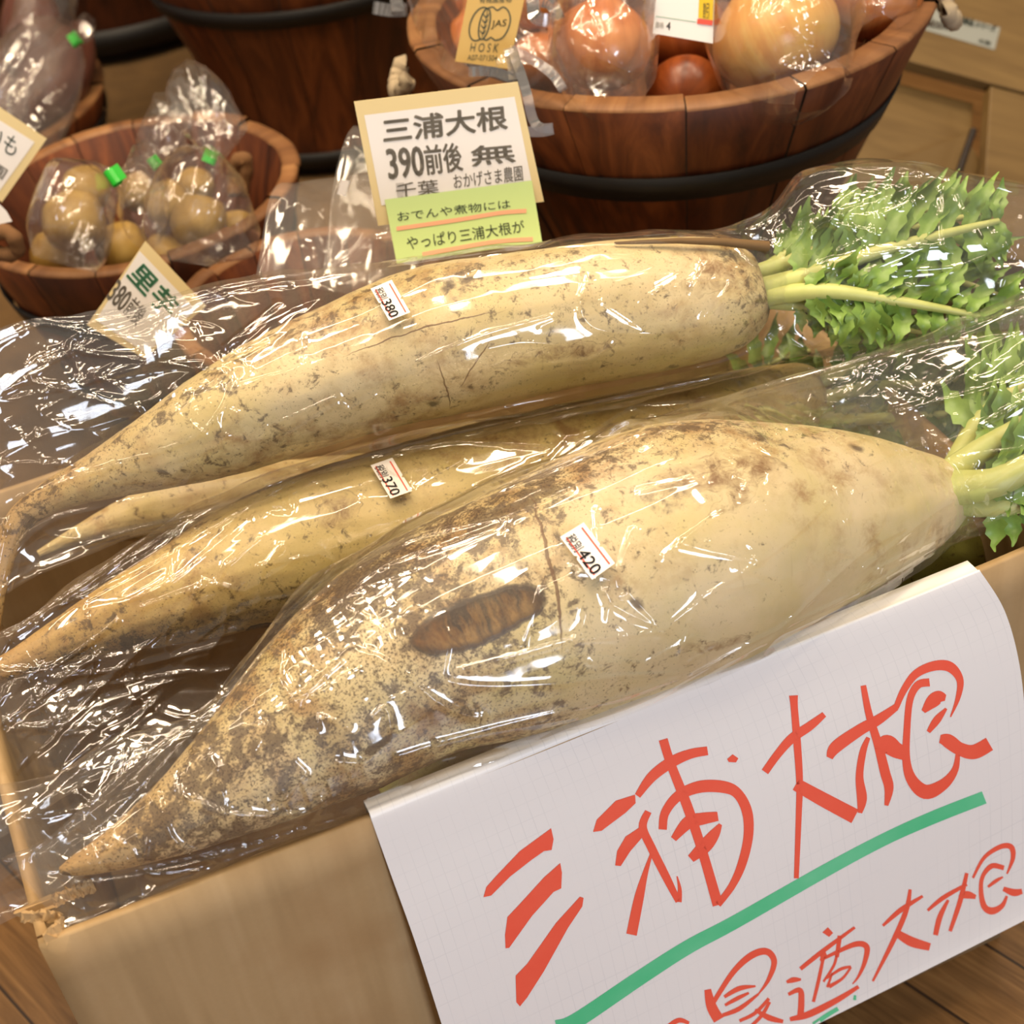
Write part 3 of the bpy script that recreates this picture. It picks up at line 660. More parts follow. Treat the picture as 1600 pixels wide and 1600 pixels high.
FG = bag('plastic_bag', [(1680, 420, 1800, 720, 1.05, .05), (1480, 505, 1610, 800, 1.05, .05), (1330, 560, 1480, 862, 1.045, .02), (1150, 612, 1340, 945, 1.03, .004), (1000, 655, 1180, 1015, 1.01, .003), (850, 715, 1010, 1108, .985, .003), (700, 780, 870, 1165, .965, .003), (560, 855, 700, 1255, .95, .003), (440, 955, 590, 1285, .93, .003), (330, 1090, 450, 1320, .91, .003), (200, 1195, 310, 1375, .895, .004), (80, 1300, 170, 1435, .885, .006), (10, 1340, 100, 1450, .88, .003)],
         'clear plastic bag drawn tight over the front radish', 760, 190, DK['front'][0], seed=11, folds=FRONT_FOLDS, rim=True, nrand=50, crink=(.06, .35))
bag('plastic_bag', [(420, 1040, 470, 1120, .98, .004), (300, 1110, 350, 1200, .97, .006), (150, 1170, 215, 1300, .95, .01), (40, 1220, 110, 1390, .93, .012), (-60, 1250, -10, 1450, .92, .008)],
    'crumpled empty end of a clear bag flopping over the left carton corner', 200, 80, None, seed=15, amp=1.1, freq=1.1, nrand=12)

# price stickers ---------------------------------------------------
def bil(quad, u, v):
    (ax, ay), (bx, by), (cx, cy), (dx, dy) = quad      # tl tr br bl
    return ((ax*(1-u)+bx*u)*(1-v)+(dx*(1-u)+cx*u)*v, (ay*(1-u)+by*u)*(1-v)+(dy*(1-u)+cy*u)*v)
_txt = {}
def text_geo(body, bold=0.0):
    if (body, bold) in _txt: return _txt[(body, bold)]
    c = bpy.data.curves.new('txt', 'FONT'); c.body = body; c.offset = bold; c.resolution_u = 3
    o = bpy.data.objects.new('txt', c); COL.objects.link(o)
    dg = bpy.context.evaluated_depsgraph_get(); me = bpy.data.meshes.new_from_object(o.evaluated_get(dg))
    vs = [(v.co.x, v.co.y) for v in me.vertices]; fs = [tuple(p.vertices) for p in me.polygons]
    bpy.data.objects.remove(o); bpy.data.curves.remove(c); bpy.data.meshes.remove(me)
    x0 = min(v[0] for v in vs); x1 = max(v[0] for v in vs); y0 = min(v[1] for v in vs); y1 = max(v[1] for v in vs)
    vs = [((x-x0)/(x1-x0), 1-(y-y0)/(y1-y0)) for x, y in vs]
    _txt[(body, bold)] = (vs, fs); return vs, fs
def put_text(m, body, quad, hit, mi, bold=0.0):
    vs, fs = text_geo(body, 0.0); (ax, ay), (bx, by), (cx, cy), (dx, dy) = quad
    W_ = math.hypot(bx-ax, by-ay); H_ = math.hypot(dx-ax, dy-ay); b_ = bold*H_
    for (ox, oy) in (((0, 0),) if not bold else ((-1, 0), (1, 0), (0, -1), (0, 1), (.7, .7), (-.7, .7), (.7, -.7), (-.7, -.7))):
        du, dv = ox*b_/W_, oy*b_/H_; idx = [m.vert(hit(*bil(quad, u+du, v+dv))) for u, v in vs]
        for f in fs: m.face([idx[i] for i in f], mi)
def put_quad(m, quad, hit, mi, nu=1, nv=1):
    m.grid([[hit(*bil(quad, i/nu, j/nv)) for i in range(nu+1)] for j in range(nv+1)], m=mi)
def put_stroke(m, pts, hit, mi, n=None):
    """brush stroke: (x, y, width) pixels along a smooth path"""
    n = n or 6*len(pts)
    q = cr(pts, n) if len(pts) > 2 else cr([pts[0], tuple(lerp(a, b, .5) for a, b in zip(*pts)), pts[1]], n)
    rows = []
    for i, (x, y, w_) in enumerate(q):
        dx = q[min(i+1, n-1)][0]-q[max(i-1, 0)][0]; dy = q[min(i+1, n-1)][1]-q[max(i-1, 0)][1]; l_ = math.hypot(dx, dy) or 1
        w_ = max(w_, .5)/2
        nx, ny = -dy/l_*w_, dx/l_*w_
        rows.append([hit(x+nx, y+ny), hit(x, y), hit(x-nx, y-ny)])
    m.grid(rows, m=mi)
def sticker(bagobj, key, quad, price):
    bvh = BAGS[key][1]; pts = []
    for u in (0, .5, 1):
        for v in (0, .5, 1):
            x, y = bil(quad, u, v); r = ray(x, y).normalized(); h = bvh.ray_cast(CP, r, 5)
            if h[0]: pts.append(h[0])
    c = sum(pts, V((0, 0, 0)))/len(pts); n_ = V((0, 0, 0))
    for i in range(len(pts)):
        for j in range(i):
            k = (pts[i]-c).cross(pts[j]-c)
            if k.dot(CP-c) < 0: k = -k
            n_ += k
    n_.normalize(); up = max((p-c).dot(n_) for p in pts)
    p0 = c+n_*(up+.0006)
    lay = lambda k: (lambda x, y: PL(x, y, p0+n_*.00025*k, n_))
    m = MB(); nx = 1
    # outline with the two small notches
    def pu(u, v): return lay(0)(*bil(quad, u, v))
    out = [(0, 0), (.52, 0), (.56, .09), (.6, 0), (1, 0), (1, 1), (.52, 1), (.48, .91), (.44, 1), (0, 1)]
    m.poly([pu(*q) for q in out], 0)
    q2 = lambda a, b, c_, d: [bil(quad, a, b), bil(quad, c_, b), bil(quad, c_, d), bil(quad, a, d)]
    put_quad(m, q2(.07, .14, .95, .20), lay(1), 1); put_quad(m, q2(.07, .80, .95, .86), lay(1), 1)
    put_text(m, '税別', q2(.07, .50, .40, .92), lay(2), 2); put_text(m, price, q2(.44, .46, .94, .90), lay(2), 2, .01)
    o = m.build('price_sticker', [WHITE, STRED, BLACK], smooth=False); o.parent = bagobj
    o['label'] = 'small white sticker with red bars reading '+price
# reading direction runs down and to the right: tl, tr, br, bl of the sticker as read
sticker(BG, 'clear plastic bag around the back radish with green leaves bunched inside', [(612, 437), (641, 488), (608, 501), (579, 451)], '380')
sticker(MG, 'clear plastic bag around the middle radish, spreading over the left carton side', [(613, 715), (644, 767), (610, 779), (579, 727)], '370')
sticker(FG, 'clear plastic bag drawn tight over the front radish', [(912, 816), (961, 880), (925, 906), (875, 839)], '420')

# ---------------------------------------------------------------- hand-written paper sign
Lp = [(580, 1280), (612, 1370), (648, 1470), (690, 1600), (735, 1740), (770, 1840)]
Rp = [(1530, 890), (1570, 955), (1594, 1045), (1604, 1160), (1606, 1300), (1601, 1438)]
Lc = cr(Lp, 60); Rc = cr(Rp, 60)
def bulge(u, v): return .0035+.020*math.sin(min(v*1.3, 1)*math.pi*.5)*(.55+.45*u)+.030*v*v+.002*math.sin(u*9+v*4)*v
F0 = A0.copy()
rows = []; uvs = []
for j in range(10):                                       # inside the carton, then over the rim
    row = []; ur = []
    for i in range(81):
        u = i/80; x, y = bil([Lc[0], Rc[0], Rc[0], Lc[0]], u, 0); p = PL(x, y, F0+ND*bulge(u, 0), ND)
        b = p - ND*(bulge(u, 0)); b.z = ZB+.001
        if j < 6: q = b - ND*(TH+.003) - V((0, 0, .045*(5-j)/5))
        else:
            an = (j-6)/4*math.pi/2; q = b - ND*(TH+.003)*(1-math.sin(an)) + V((0, 0, .0015)) + ND*bulge(u, 0)*math.sin(an)*.9
        row.append(q); ur.append((u*.42, -.06+j*.005))
    rows.append(row); uvs.append(ur)
for j in range(60):
    v = j/59; row = []; ur = []
    for i in range(81):
        u = i/80; x = lerp(Lc[j][0], Rc[j][0], u); y = lerp(Lc[j][1], Rc[j][1], u) + (6*math.sin(u*math.pi)*v)
        p = PL(x, y, F0+ND*bulge(u, v), ND)
        p.z = max(p.z, .003)
        row.append(p); ur.append((u*.42, v*.28))
    rows.append(row); uvs.append(ur)
m = MB(); m.grid(rows, uvs); NPAP = len(m.f)
pbvh = BVHTree.FromPolygons([V(v) for v in m.v], m.f)
def phit(off):
    def h(x, y):
        r = ray(x, y).normalized(); q = pbvh.ray_cast(CP, r, 5)
        return (q[0]-r*off) if q[0] else PL(x, y, F0+ND*.03, ND)
    return h
h1 = phit(.0005); h2 = phit(.0004)
def c3(l): return [(700+a/2.667, 1000+b/2.667)+tuple(c/2.667 for c in r) for a, b, *r in l]
def c4(l): return [(1100+a/3.2, 1000+b/3.2)+tuple(c/3.2 for c in r) for a, b, *r in l]
def cA(l): return [(600+a/1.6, 1000+b/1.6)+tuple(c/1.6 for c in r) for a, b, *r in l]
def c7(l): return [(1040+a/2.857, 1380+b/2.857)+tuple(c/2.857 for c in r) for a, b, *r in l]
def fan(pts):
    """filled outline as a fine strip polygon laid on the sheet"""
    m.poly([h1(x, y) for x, y in pts], 1)
fan(c3([(148, 1072), (160, 1030), (200, 985), (300, 880), (430, 785), (440, 830), (432, 875), (400, 880), (350, 915), (260, 985), (180, 1065)]))
fan(c3([(240, 1285), (238, 1230), (248, 1155), (300, 1100), (400, 990), (468, 930), (475, 970), (472, 1035), (440, 1050), (350, 1150), (255, 1283)]))
fan(c3([(285, 1510), (282, 1400), (330, 1350), (450, 1180), (550, 1070), (565, 1075), (560, 1110), (500, 1200), (400, 1380), (330, 1490), (300, 1527)]))
fan(c3([(605, 800), (620, 750), (700, 670), (780, 645), (782, 680), (740, 720), (640, 795)]))
fan(c3([(697, 940), (705, 880), (740, 820), (800, 780), (812, 820), (760, 880), (720, 942)]))
fan(cA([(858, 298), (872, 286), (886, 296), (880, 306), (862, 305)]))
arch1 = c3([(895, 790, 34), (905, 720, 36), (960, 650, 42), (1050, 612, 50), (1150, 613, 50)])+cA([(885, 385, 26), (908, 430, 26), (911, 490, 24), (895, 560, 22), (870, 615, 18), (835, 662, 16)])
strokes = [
    c3([(835, 715, 28), (812, 780, 34), (850, 870, 36), (910, 990, 34), (960, 1090, 24)]), c3([(962, 1092, 24), (966, 1040, 16), (955, 985, 5)]),
    c3([(848, 890, 10), (820, 980, 24), (795, 1080, 40), (765, 1228, 44)]),
    c3([(790, 650, 26), (850, 570, 42), (930, 510, 46), (1010, 475, 40), (1082, 462, 36)]),
    c3([(897, 415, 38), (930, 520, 38), (1000, 700, 42), (1060, 880, 40), (1125, 1105, 44)]), arch1,
    c3([(940, 830, 26), (1000, 762, 52), (1060, 745, 50), (1125, 735, 38)]), c3([(1012, 912, 34), (1070, 860, 56), (1110, 810, 44), (1136, 768, 14)]),
    c4([(305, 660, 38), (370, 570, 40), (440, 492, 46), (530, 430, 44), (602, 372, 28)]),
    c4([(448, 278, 44), (452, 340, 36), (465, 500, 38), (478, 700, 34), (475, 850, 30), (462, 1192, 24)]),
    c4([(460, 722, 64), (600, 800, 72), (755, 882, 76)]),
    c4([(628, 590, 32), (660, 535, 60), (780, 450, 56), (870, 400, 50), (962, 335, 34)]),
    c4([(797, 228, 28), (825, 370, 36), (870, 520, 44), (905, 660, 50), (925, 740, 46), (912, 828, 20)]),
    c4([(822, 488, 20), (795, 560, 34), (778, 680, 38), (790, 790, 50), (780, 865, 22)]),
    c4([(860, 550, 30), (910, 520, 90), (960, 550, 80), (1015, 575, 60)]),
    c4([(960, 340, 28), (1000, 250, 34), (1060, 170, 40), (1150, 130, 48), (1230, 135, 52), (1280, 200, 36), (1270, 290, 24), (1233, 385, 6)]),
    c4([(1128, 212, 40), (1070, 225, 38), (1030, 300, 34), (1015, 450, 34), (1012, 600, 40), (1040, 700, 56), (1110, 760, 72), (1200, 720, 54), (1255, 650, 34), (1270, 570, 22)]),
    c4([(1180, 495, 40), (1220, 505, 70), (1280, 545, 66), (1350, 560, 72), (1428, 520, 70)]),
    c4([(1097, 358, 22), (1140, 310, 64), (1175, 285, 62), (1208, 290, 30)]), c4([(1122, 460, 20), (1165, 400, 38), (1212, 343, 12)]),
    c7([(215, 530, 20), (300, 400, 24), (380, 325, 30), (450, 305, 30), (485, 350, 26), (460, 430, 18), (415, 495, 6)]), c7([(188, 475, 30), (205, 550, 46), (238, 610, 50)]),
    c7([(262, 508, 14), (330, 470, 22), (402, 460, 8)]), c7([(265, 545, 12), (320, 515, 18), (372, 490, 10)]), c7([(255, 590, 16), (330, 560, 20), (415, 495, 10)]),
    c7([(330, 615, 14), (400, 580, 16), (462, 515, 14)]), c7([(400, 565, 12), (460, 600, 26), (525, 618, 16)]), c7([(465, 530, 14), (430, 590, 16), (380, 640, 14)]),
    c7([(602, 383, 18), (700, 305, 20), (845, 197, 12)]), c7([(700, 300, 22), (708, 335, 34)]), c7([(778, 235, 20), (765, 330, 18)]),
    c7([(705, 330, 14), (682, 440, 16), (660, 530, 14)]), c7([(690, 345, 12), (760, 310, 16), (850, 272, 24), (898, 285, 26), (890, 350, 20), (862, 415, 12), (835, 450, 5)]),
    c7([(765, 320, 12), (750, 370, 12), (705, 440, 10)]), c7([(720, 425, 8), (780, 385, 14), (828, 372, 10)]), c7([(828, 375, 10), (790, 425, 12), (730, 462, 18)]), c7([(745, 400, 8), (722, 465, 12)]),
    c7([(540, 442, 12), (570, 432, 24), (605, 430, 10)]), c7([(548, 497, 14), (600, 478, 24), (606, 540, 28), (600, 605, 28)]),
    c7([(555, 608, 18), (640, 585, 30), (760, 525, 26), (862, 462, 16)]),
    c7([(970, 190, 12), (1050, 120, 22), (1148, 58, 12)]), c7([(1092, 28, 14), (1075, 120, 22), (1020, 250, 22), (925, 438, 10)]), c7([(1040, 228, 34), (1100, 262, 44), (1180, 285, 34)]),
    c7([(1170, 122, 12), (1240, 65, 20), (1345, 5, 14)]), c7([(1345, -45, 16), (1315, 80, 22), (1270, 215, 16)]), c7([(1262, 75, 12), (1225, 150, 24), (1205, 232, 22)]), c7([(1310, 62, 14), (1345, 52, 34), (1385, 62, 18)]),
    c4([(1345, 1190, 12), (1400, 1090, 18), (1480, 1035, 24), (1535, 1035, 28), (1545, 1090, 22), (1515, 1170, 8)]),
    c4([(1500, 1140, 24), (1440, 1130, 26), (1395, 1180, 20), (1385, 1250, 22), (1400, 1330, 30), (1440, 1355, 36), (1490, 1330, 24), (1515, 1280, 12)]), c4([(1420, 1235, 12), (1460, 1205, 18), (1495, 1185, 8)]),
    c7([(1508, 25, 20), (1555, 42, 32), (1592, 36, 22)]), c7([(10, 640, 18), (60, 612, 22), (105, 625, 14)])]
for s_ in strokes: put_stroke(m, s_, h1, 1)
fan(c7([(700, 220), (725, 197), (748, 222), (730, 240)]))
for s_ in ([(870, 1606, 24), (902, 1594, 24), (1000, 1528, 23), (1075, 1480, 22), (1150, 1440, 21), (1287, 1362, 20), (1381, 1312, 19), (1459, 1277, 20), (1538, 1246, 20)], c7([(660, 632, 22), (720, 590, 20), (770, 560, 18)]), c7([(846, 500, 10), (844, 522, 14)])): put_stroke(m, s_, h2, 2, 60)
tag(m.build('paper_sign', [PAPER, RED, GREEN]), 'large white sheet hand-lettered in red marker, hanging over the carton front', 'sign')

# ---------------------------------------------------------------- platform under the tubs
m = MB(); po = A0 - ND*.52 - TD*1.6; po.z = 0
rows = []
for j in range(40):
    rows.append([po + TD*(i/50*2.55) - ND*(j/39*1.85) + V((0, 0, .2+.004*N.noise(V((i*.3, j*.3, 0))))) for i in range(51)])
fr_row = [V((p.x, p.y, 0)) + ND*.01 for p in rows[0]]
m.grid([fr_row]+rows); bk = [V((p.x, p.y, 0)) for p in rows[-1]]; m.grid([rows[-1], bk])
tag(m.build('burlap_platform', burlap_mat()), 'low display platform draped with tan burlap under the wooden tubs', 'platform')

# ---------------------------------------------------------------- wooden tubs
def tub(cx, cy, zt, R, h, k, label, hoops, nst=22, side=TUBSIDE, rim=TUBRIM, th=.018, rope=(), seed=0, ropemat=ROPE):
    rd = random.Random(seed); zb = zt-h; root = empty('wooden_tub', (cx, cy, zb)); tag(root, label, 'wooden tub')
    m = MB(); att = []
    def rr(z): return R-k*min(zt-z, .2)-.1*max(0, zt-z-.2)
    for s_ in range(nst):
        a0 = s_/nst*2*math.pi; a1 = (s_+1)/nst*2*math.pi; top = zt-rd.uniform(0, .004); tone = rd.random()**1.5; n = 5; gap = .0016/R
        dr = rd.uniform(-.0015, .0015)
        n0 = len(m.v)
        for (r_off, z_list, mi) in ((0, sorted({zb, zt-min(.2, h*.66), zt-min(.2, h*.66)*.5, top-.003}), 0),):
            rows = []; uvs = []
            prof = [(rr(z)+dr, z, ) for z in z_list]+[(rr(top)-.004+dr, top)]+[(rr(top)-th+.003, top), (rr(top)-th, top-.003), (rr(zt-min(.2, h*.66))-th, zt-min(.2, h*.66)), (rr(zb+.02)-th, zb+.02)]
            for (r_, z) in prof:
                row = []; ur = []
                for q in range(n+1):
                    an = a0+gap/2+(a1-a0-gap)*q/n; rb = r_*math.cos(math.pi/nst)/math.cos(an-(a0+a1)/2)*.35+r_*.65
                    if q in (0, n): rb -= .0015
                    row.append(V((cx+rb*math.cos(an), cy+rb*math.sin(an), z))); ur.append((an*R*.3+s_*3.1, z*1.0+s_))
                rows.append(row); uvs.append(ur)
            b = m.grid(rows, uvs, flip=False)
            # rim faces get the end grain
            fcount = (len(rows)-1)*n
            for fi in range(len(m.f)-fcount, len(m.f)):
                ring = (fi-(len(m.f)-fcount))//n
                m.m[fi] = 1 if ring in (3, 4, 5) else 0
        att += [tone]*(len(m.v)-n0)
    # dark core seen in the joints, and the bottom disc
    n0 = len(m.v); rows = []
    for (r_, z) in ((rr(zb)-.003, zb), (rr(zt-min(.2, h*.66))-.004, zt-min(.2, h*.66)), (rr(zt-.006)-.004, zt-.006), (rr(zt-.006)-th+.002, zt-.006), (rr(zt-min(.2, h*.66))-th+.002, zt-min(.2, h*.66)), (rr(zb+.02)-th+.002, zb+.02)):
        rows.append([V((cx+r_*math.cos(i/48*2*math.pi), cy+r_*math.sin(i/48*2*math.pi), z)) for i in range(48)])
    m.grid(rows, m=2, wrap=True); m.poly(rows[0], 0); m.poly([V((p.x, p.y, zb+.02)) for p in rows[5]], 0)
    att += [1.0]*(len(m.v)-n0); m.att = {'tone': att}
    adopt(m.build('tub_body', [side, rim, DARKGAP]), root)
    for (z0, z1) in hoops:
        m = MB(); rows = []
        for (z, o_) in ((z0, .0005), (z0, .003), (z1, .003), (z1, .0005)):
            rows.append([V((cx+(rr(z)+o_)*math.cos(i/72*2*math.pi), cy+(rr(z)+o_)*math.sin(i/72*2*math.pi), z)) for i in range(72)])
        m.grid(rows, wrap=True, flip=False); adopt(m.build('hoop', HOOP), root)
    for (an, drop) in rope:
        m = MB(); rd_ = V((math.cos(an), math.sin(an), 0)); tg = V((-rd_.y, rd_.x, 0)); pts = []
        for i in range(24):
            t_ = i/23; pts.append(V((cx, cy, zt-.03)) + rd_*(rr(zt)+.003-.03*abs(math.cos(t_*math.pi))*0+.012*math.sin(t_*math.pi)) + tg*(.020*math.cos(t_*math.pi)) + V((0, 0, drop*math.sin(t_*math.pi)))+V((0, 0, .002*math.sin(i*2.1))))
        m.tube(pts, [.0085 for i in range(24)], 8)
        adopt(m.build('rope_handle', ropemat), root)
    return root
onion_tub = tub(.213, 1.418, .60, .252, .38, .44, 'large wooden tub with a black hoop, filled with bagged onions', [(.492, .520), (.27, .292)], 15, seed=2, th=.03, rope=((math.radians(185), -.02), (math.radians(-8), -.02)))
taro_tub = tub(-.344, 1.486, .45, .178, .22, .30, 'small reddish wooden tub with bagged taro, left of the price card', [(.36, .38), (.255, .27)], 15, seed=5, th=.02, rope=((math.radians(198), -.0), ), ropemat=ROPE_D)
tub(-.700, 2.03, .35, .235, .12, .30, 'light-rimmed wooden tub at the top left with dark purple roots', [(.29, .31)], 14, seed=8, th=.022)
tub(-.175, 2.125, .55, .255, .335, .36, 'tall dark wooden tub standing behind, between the taro and onion tubs', [(.215, .238), (.43, .455)], 15, seed=11)
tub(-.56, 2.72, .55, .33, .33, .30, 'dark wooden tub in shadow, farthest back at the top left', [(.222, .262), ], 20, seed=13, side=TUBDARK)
tub(-.157, 1.235, .44, .130, .238, .25, 'low wooden tub half hidden behind the back radish bag', [(.30, .315)], 15, seed=17, th=.017)

for pts_ in ([(366, 305, 1.63), (364, 275, 1.63), (372, 250, 1.62), (384, 250, 1.62), (384, 275, 1.63), (376, 305, 1.64)], [(-20, 372, 1.42), (5, 362, 1.41), (22, 372, 1.41), (26, 392, 1.42), (10, 398, 1.42), (-15, 392, 1.43)]):
    m = MB(); q_ = [P(*c) for c in cr(pts_, 22)]; m.tube(q_, [.0075+.0008*math.sin(i*1.7) for i in range(22)], 8); adopt(m.build('rope_handle', ROPE_D), taro_tub)
# ---------------------------------------------------------------- round vegetables
def onion_mat(name, c1, c2, c3):
    t = NT(name); g = t.tex('UV'); mp = t.n('Mapping'); t.l(g, mp.inputs[0]); mp.inputs['Scale'].default_value = (16, 1.2, 1)
    s_ = t.noise(mp.outputs[0], 1.5, 5, .6); b_ = t.noise(t.tex('Object'), 16, 3)
    c = t.ramp(s_, [(.25, lin(c1)), (.55, lin(c2)), (.8, lin(c3))]); c = t.mix(t.math('MULTIPLY', t.gr(b_, .45, .7), .7), c, lin(c3))
    t.base(c); t.set(Roughness=.32); return t.mat
ON1 = onion_mat('onion_skin_orange', (150, 76, 30), (192, 112, 56), (212, 146, 86)); ON2 = onion_mat('onion_skin_yellow', (196, 122, 48), (216, 158, 84), (222, 190, 110)); ON3 = onion_mat('onion_skin_red', (96, 40, 14), (138, 66, 26), (164, 92, 46))
def blob(center, r, axis, prof, name, mat, lump=.03, seed=0, ns=28, nc=40):
    ax = V(axis).normalized(); a = ax.cross(V((.2, 1, .1))).normalized(); b = ax.cross(a)
    rows = []; uvs = []; pr = cr(prof, ns)
    for i, (z, q) in enumerate(pr):
        row = []; ur = []
        for k in range(nc+1):
            th = k/nc*2*math.pi; d_ = math.cos(th)*a+math.sin(th)*b; f = 1+lump*N.noise(V((math.cos(th)*1.3+seed, math.sin(th)*1.3, z*1.5)))*2
            row.append(d_*(max(q, .0)*r*f)+ax*(z*r)); ur.append((k/nc, i/ns))
        rows.append(row); uvs.append(ur)
    m = MB(); m.grid(rows, uvs); o = m.build(name, mat); o.location = center; return o
ONP = [(-.86, 0), (-.85, .16), (-.78, .45), (-.5, .82), (-.1, 1.0), (.3, .93), (.62, .66), (.82, .34), (.98, .16), (1.2, .10), (1.32, .07)]
def onion(x, y, rp, z, axis, mat, label, seed):
    p = PZ(x, y, z); r = rp*dep(p)/FPX
    o = blob(p, r, axis, ONP, 'onion', mat, .02, seed); tag(o, label, 'onion', 'onions in the large tub')
    m = MB(); ax = V(axis).normalized(); rq = random.Random(seed); c = ax*(-.84*r)
    for k in range(9):
        d_ = V((rq.uniform(-1, 1), rq.uniform(-1, 1), rq.uniform(-1, 1))); e = c-ax*r*.12+d_*r*.12
        m.tube([c+d_*r*.03, (c+e)/2+d_*r*.02, e], r*.012, 5)
    b = m.build('root_tuft', ROPE_D); b.parent = o
    return o
on_list = [
    (940, 70, 80, .60, (.2, .3, .9), ON1, 'round orange onion at the tub centre, wrapped tight above the front rim'),
    (1212, 55, 100, .60, (-.35, .45, .8), ON2, 'biggest yellow-brown onion, roots showing, at the right of the tub'),
    (1072, 150, 64, .55, (.3, .9, -.2), ON3, 'dark orange onion half sunk behind the front rim, between two larger ones'),
    (1070, 55, 72, .57, (0, .5, .8), ON3, 'reddish onion under the white printed label'),
    (1362, -5, 78, .60, (.2, .5, .6), ON1, 'pinkish orange onion at the far right rim of the tub'),
    (1300, -60, 80, .62, (.2, .5, .6), ON1, 'onion at the top edge behind the biggest yellow one'),
    (850, 95, 52, .53, (.2, .5, .6), ON1, 'small orange onion just right of the kraft tag'),
    (845, 0, 55, .58, (.1, .2, .9), ON1, 'onion behind the clear clip, right of the kraft tag top'),
    (700, 15, 52, .57, (-.3, .3, .8), ON3, 'brownish onion by the left rim of the tub'),
    (742, 62, 50, .56, (-.1, .2, .9), ON1, 'orange onion peeking out left of the kraft tag'),
    (960, -60, 75, .64, (0, .3, .9), ON1, 'onion at the top edge above the central one'),
    (1140, -70, 80, .62, (0, .3, .9), ON1, 'onion at the top edge behind the white label')]
for k, (x, y, rp, z, ax, mt, lb) in enumerate(on_list): onion(x, y, rp, z, ax, mt, lb, k*3+1)

# film round the onions
def zd(x, y, z): return dep(PZ(x, y, z))
bag('plastic_bag', [(930, -150, 1010, -150, 1.33, .05), (880, -60, 1020, -60, 1.32, .06), (862, 20, 1030, 0, 1.30, .055), (856, 90, 1030, 80, 1.28, .052), (880, 140, 1012, 140, 1.27, .04), (915, 160, 985, 160, 1.26, .02)], 'clear film bag around the central orange onion', 90, 44, mat=FILM_BACK, nrand=22, seed=21, amp=.9, freq=1.4)
bag('plastic_bag', [(1110, -150, 1290, -150, 1.32, .05), (1096, -40, 1340, -60, 1.31, .065), (1098, 50, 1350, 20, 1.29, .068), (1130, 120, 1330, 100, 1.27, .06), (1190, 158, 1320, 120, 1.25, .03), (1240, 165, 1330, 122, 1.235, .012)], 'clear film bag around the biggest yellow onion, its end on the rim', 110, 50, mat=FILM_BACK, nrand=22, seed=24, amp=1.0, freq=1.4)
bag('plastic_bag', [(1300, -90, 1460, -90, 1.4, .05), (1290, -30, 1440, -30, 1.38, .05), (1300, 30, 1430, 30, 1.36, .045), (1330, 70, 1400, 60, 1.35, .03)], 'clear film bag at the right rim of the onion tub', 70, 36, mat=FILM_BACK, nrand=22, seed=27, freq=1.4)
bag('plastic_bag', [(620, -80, 800, -80, 1.5, .05), (632, -10, 800, -10, 1.46, .05), (660, 60, 850, 40, 1.42, .05), (700, 110, 900, 110, 1.36, .05), (760, 130, 890, 150, 1.32, .02)], 'clear film bag over the onions at the left rim', 90, 40, mat=FILM_BACK, nrand=22, seed=29, freq=1.4)

# white printed label on an onion bag
lp0 = P(1068, 20, 1.265); ln = (CP-lp0).normalized()
lh = lambda k: (lambda x, y: PL(x, y, lp0+ln*.0004*k, ln))
m = MB(); put_quad(m, [(1030, -60), (1118, -50), (1114, 68), (1020, 52)], lh(0), 0); put_quad(m, [(1094, -40), (1116, -38), (1114, 32), (1091, 28)], lh(1), 1); put_quad(m, [(1090, 29), (1114, 32), (1113, 40), (1089, 37)], lh(2), 2)
put_quad(m, [(1025, 25), (1088, 34), (1088, 35), (1025, 26)], lh(1), 3); put_text(m, '割引', [(1099, 3), (1109, 4), (1108, 30), (1098, 28)], lh(2), 4); put_text(m, '4', [(1042, 34), (1048, 35), (1047, 47), (1041, 46)], lh(1), 4, .02)
put_text(m, '価格', [(1024, 33), (1038, 35), (1037, 45), (1023, 43)], lh(1), 5)
tag(m.build('price_label', [WHITE, YEL, STRED, GREENINK, BLACK, GREY], smooth=False), 'white printed label with a yellow and red strip among the onions', 'label')

# kraft organic tag held by a clear clip
kp = P(760, 50, 1.30); kn = ((CP-kp).normalized()*.8+V((0, -.4, .2))).normalized()
kh = lambda k: (lambda x, y: PL(x, y, kp+kn*.0004*k, kn))
def cT(a, b): return (700+a/10, b/10)
m = MB(); put_quad(m, [(742, -60), (828, -40), (795, 108), (711, 96)], kh(0), 0)
thk = [(742, -60), (828, -40), (795, 108), (711, 96)]
put_quad(m, thk, kh(-3), 0)
def ell(cx_, cy_, a_, b_, t0, t1, w_, sl=-.16, n=26):
    pts = []
    for i in range(n):
        t_ = math.radians(lerp(t0, t1, i/(n-1))); x_ = a_*math.cos(t_); y_ = b_*math.sin(t_); pts.append((cx_+x_-sl*-y_*1.0*-1, cy_+y_, w_))
    put_stroke(m, pts, kh(1), 1, 48)
ell(749.5, 37.5, 15, 26, 60, 300, 2.2, .25); ell(757, 37.5, 8, 24, 0, 360, 2.2, .2)
put_stroke(m, [(*cT(620, 130), 2.2), (*cT(700, 110), 2.2), (*cT(770, 160), 2.2), (*cT(860, 110), 2.2), (*cT(940, 170), 2.2), (*cT(975, 300), 2.2), (*cT(940, 450), 2.2), (*cT(860, 580), 2.2), (*cT(770, 625), 2.2), (*cT(720, 620), 2.2), (*cT(670, 585), 2.2), (*cT(600, 625), 2.2), (*cT(545, 600), 2.2)], kh(1), 1, 70)
for q in range(4):
    b_ = 250+q*85; x_ = 600-q*18
    put_stroke(m, [(*cT(x_-50, b_-30), 1.2), (*cT(x_, b_+20), 2.4), (*cT(x_+42, b_-40), 1.2)], kh(1), 1, 14)
put_stroke(m, [(*cT(620, 160), 1), (*cT(530, 590), 1)], kh(1), 1)
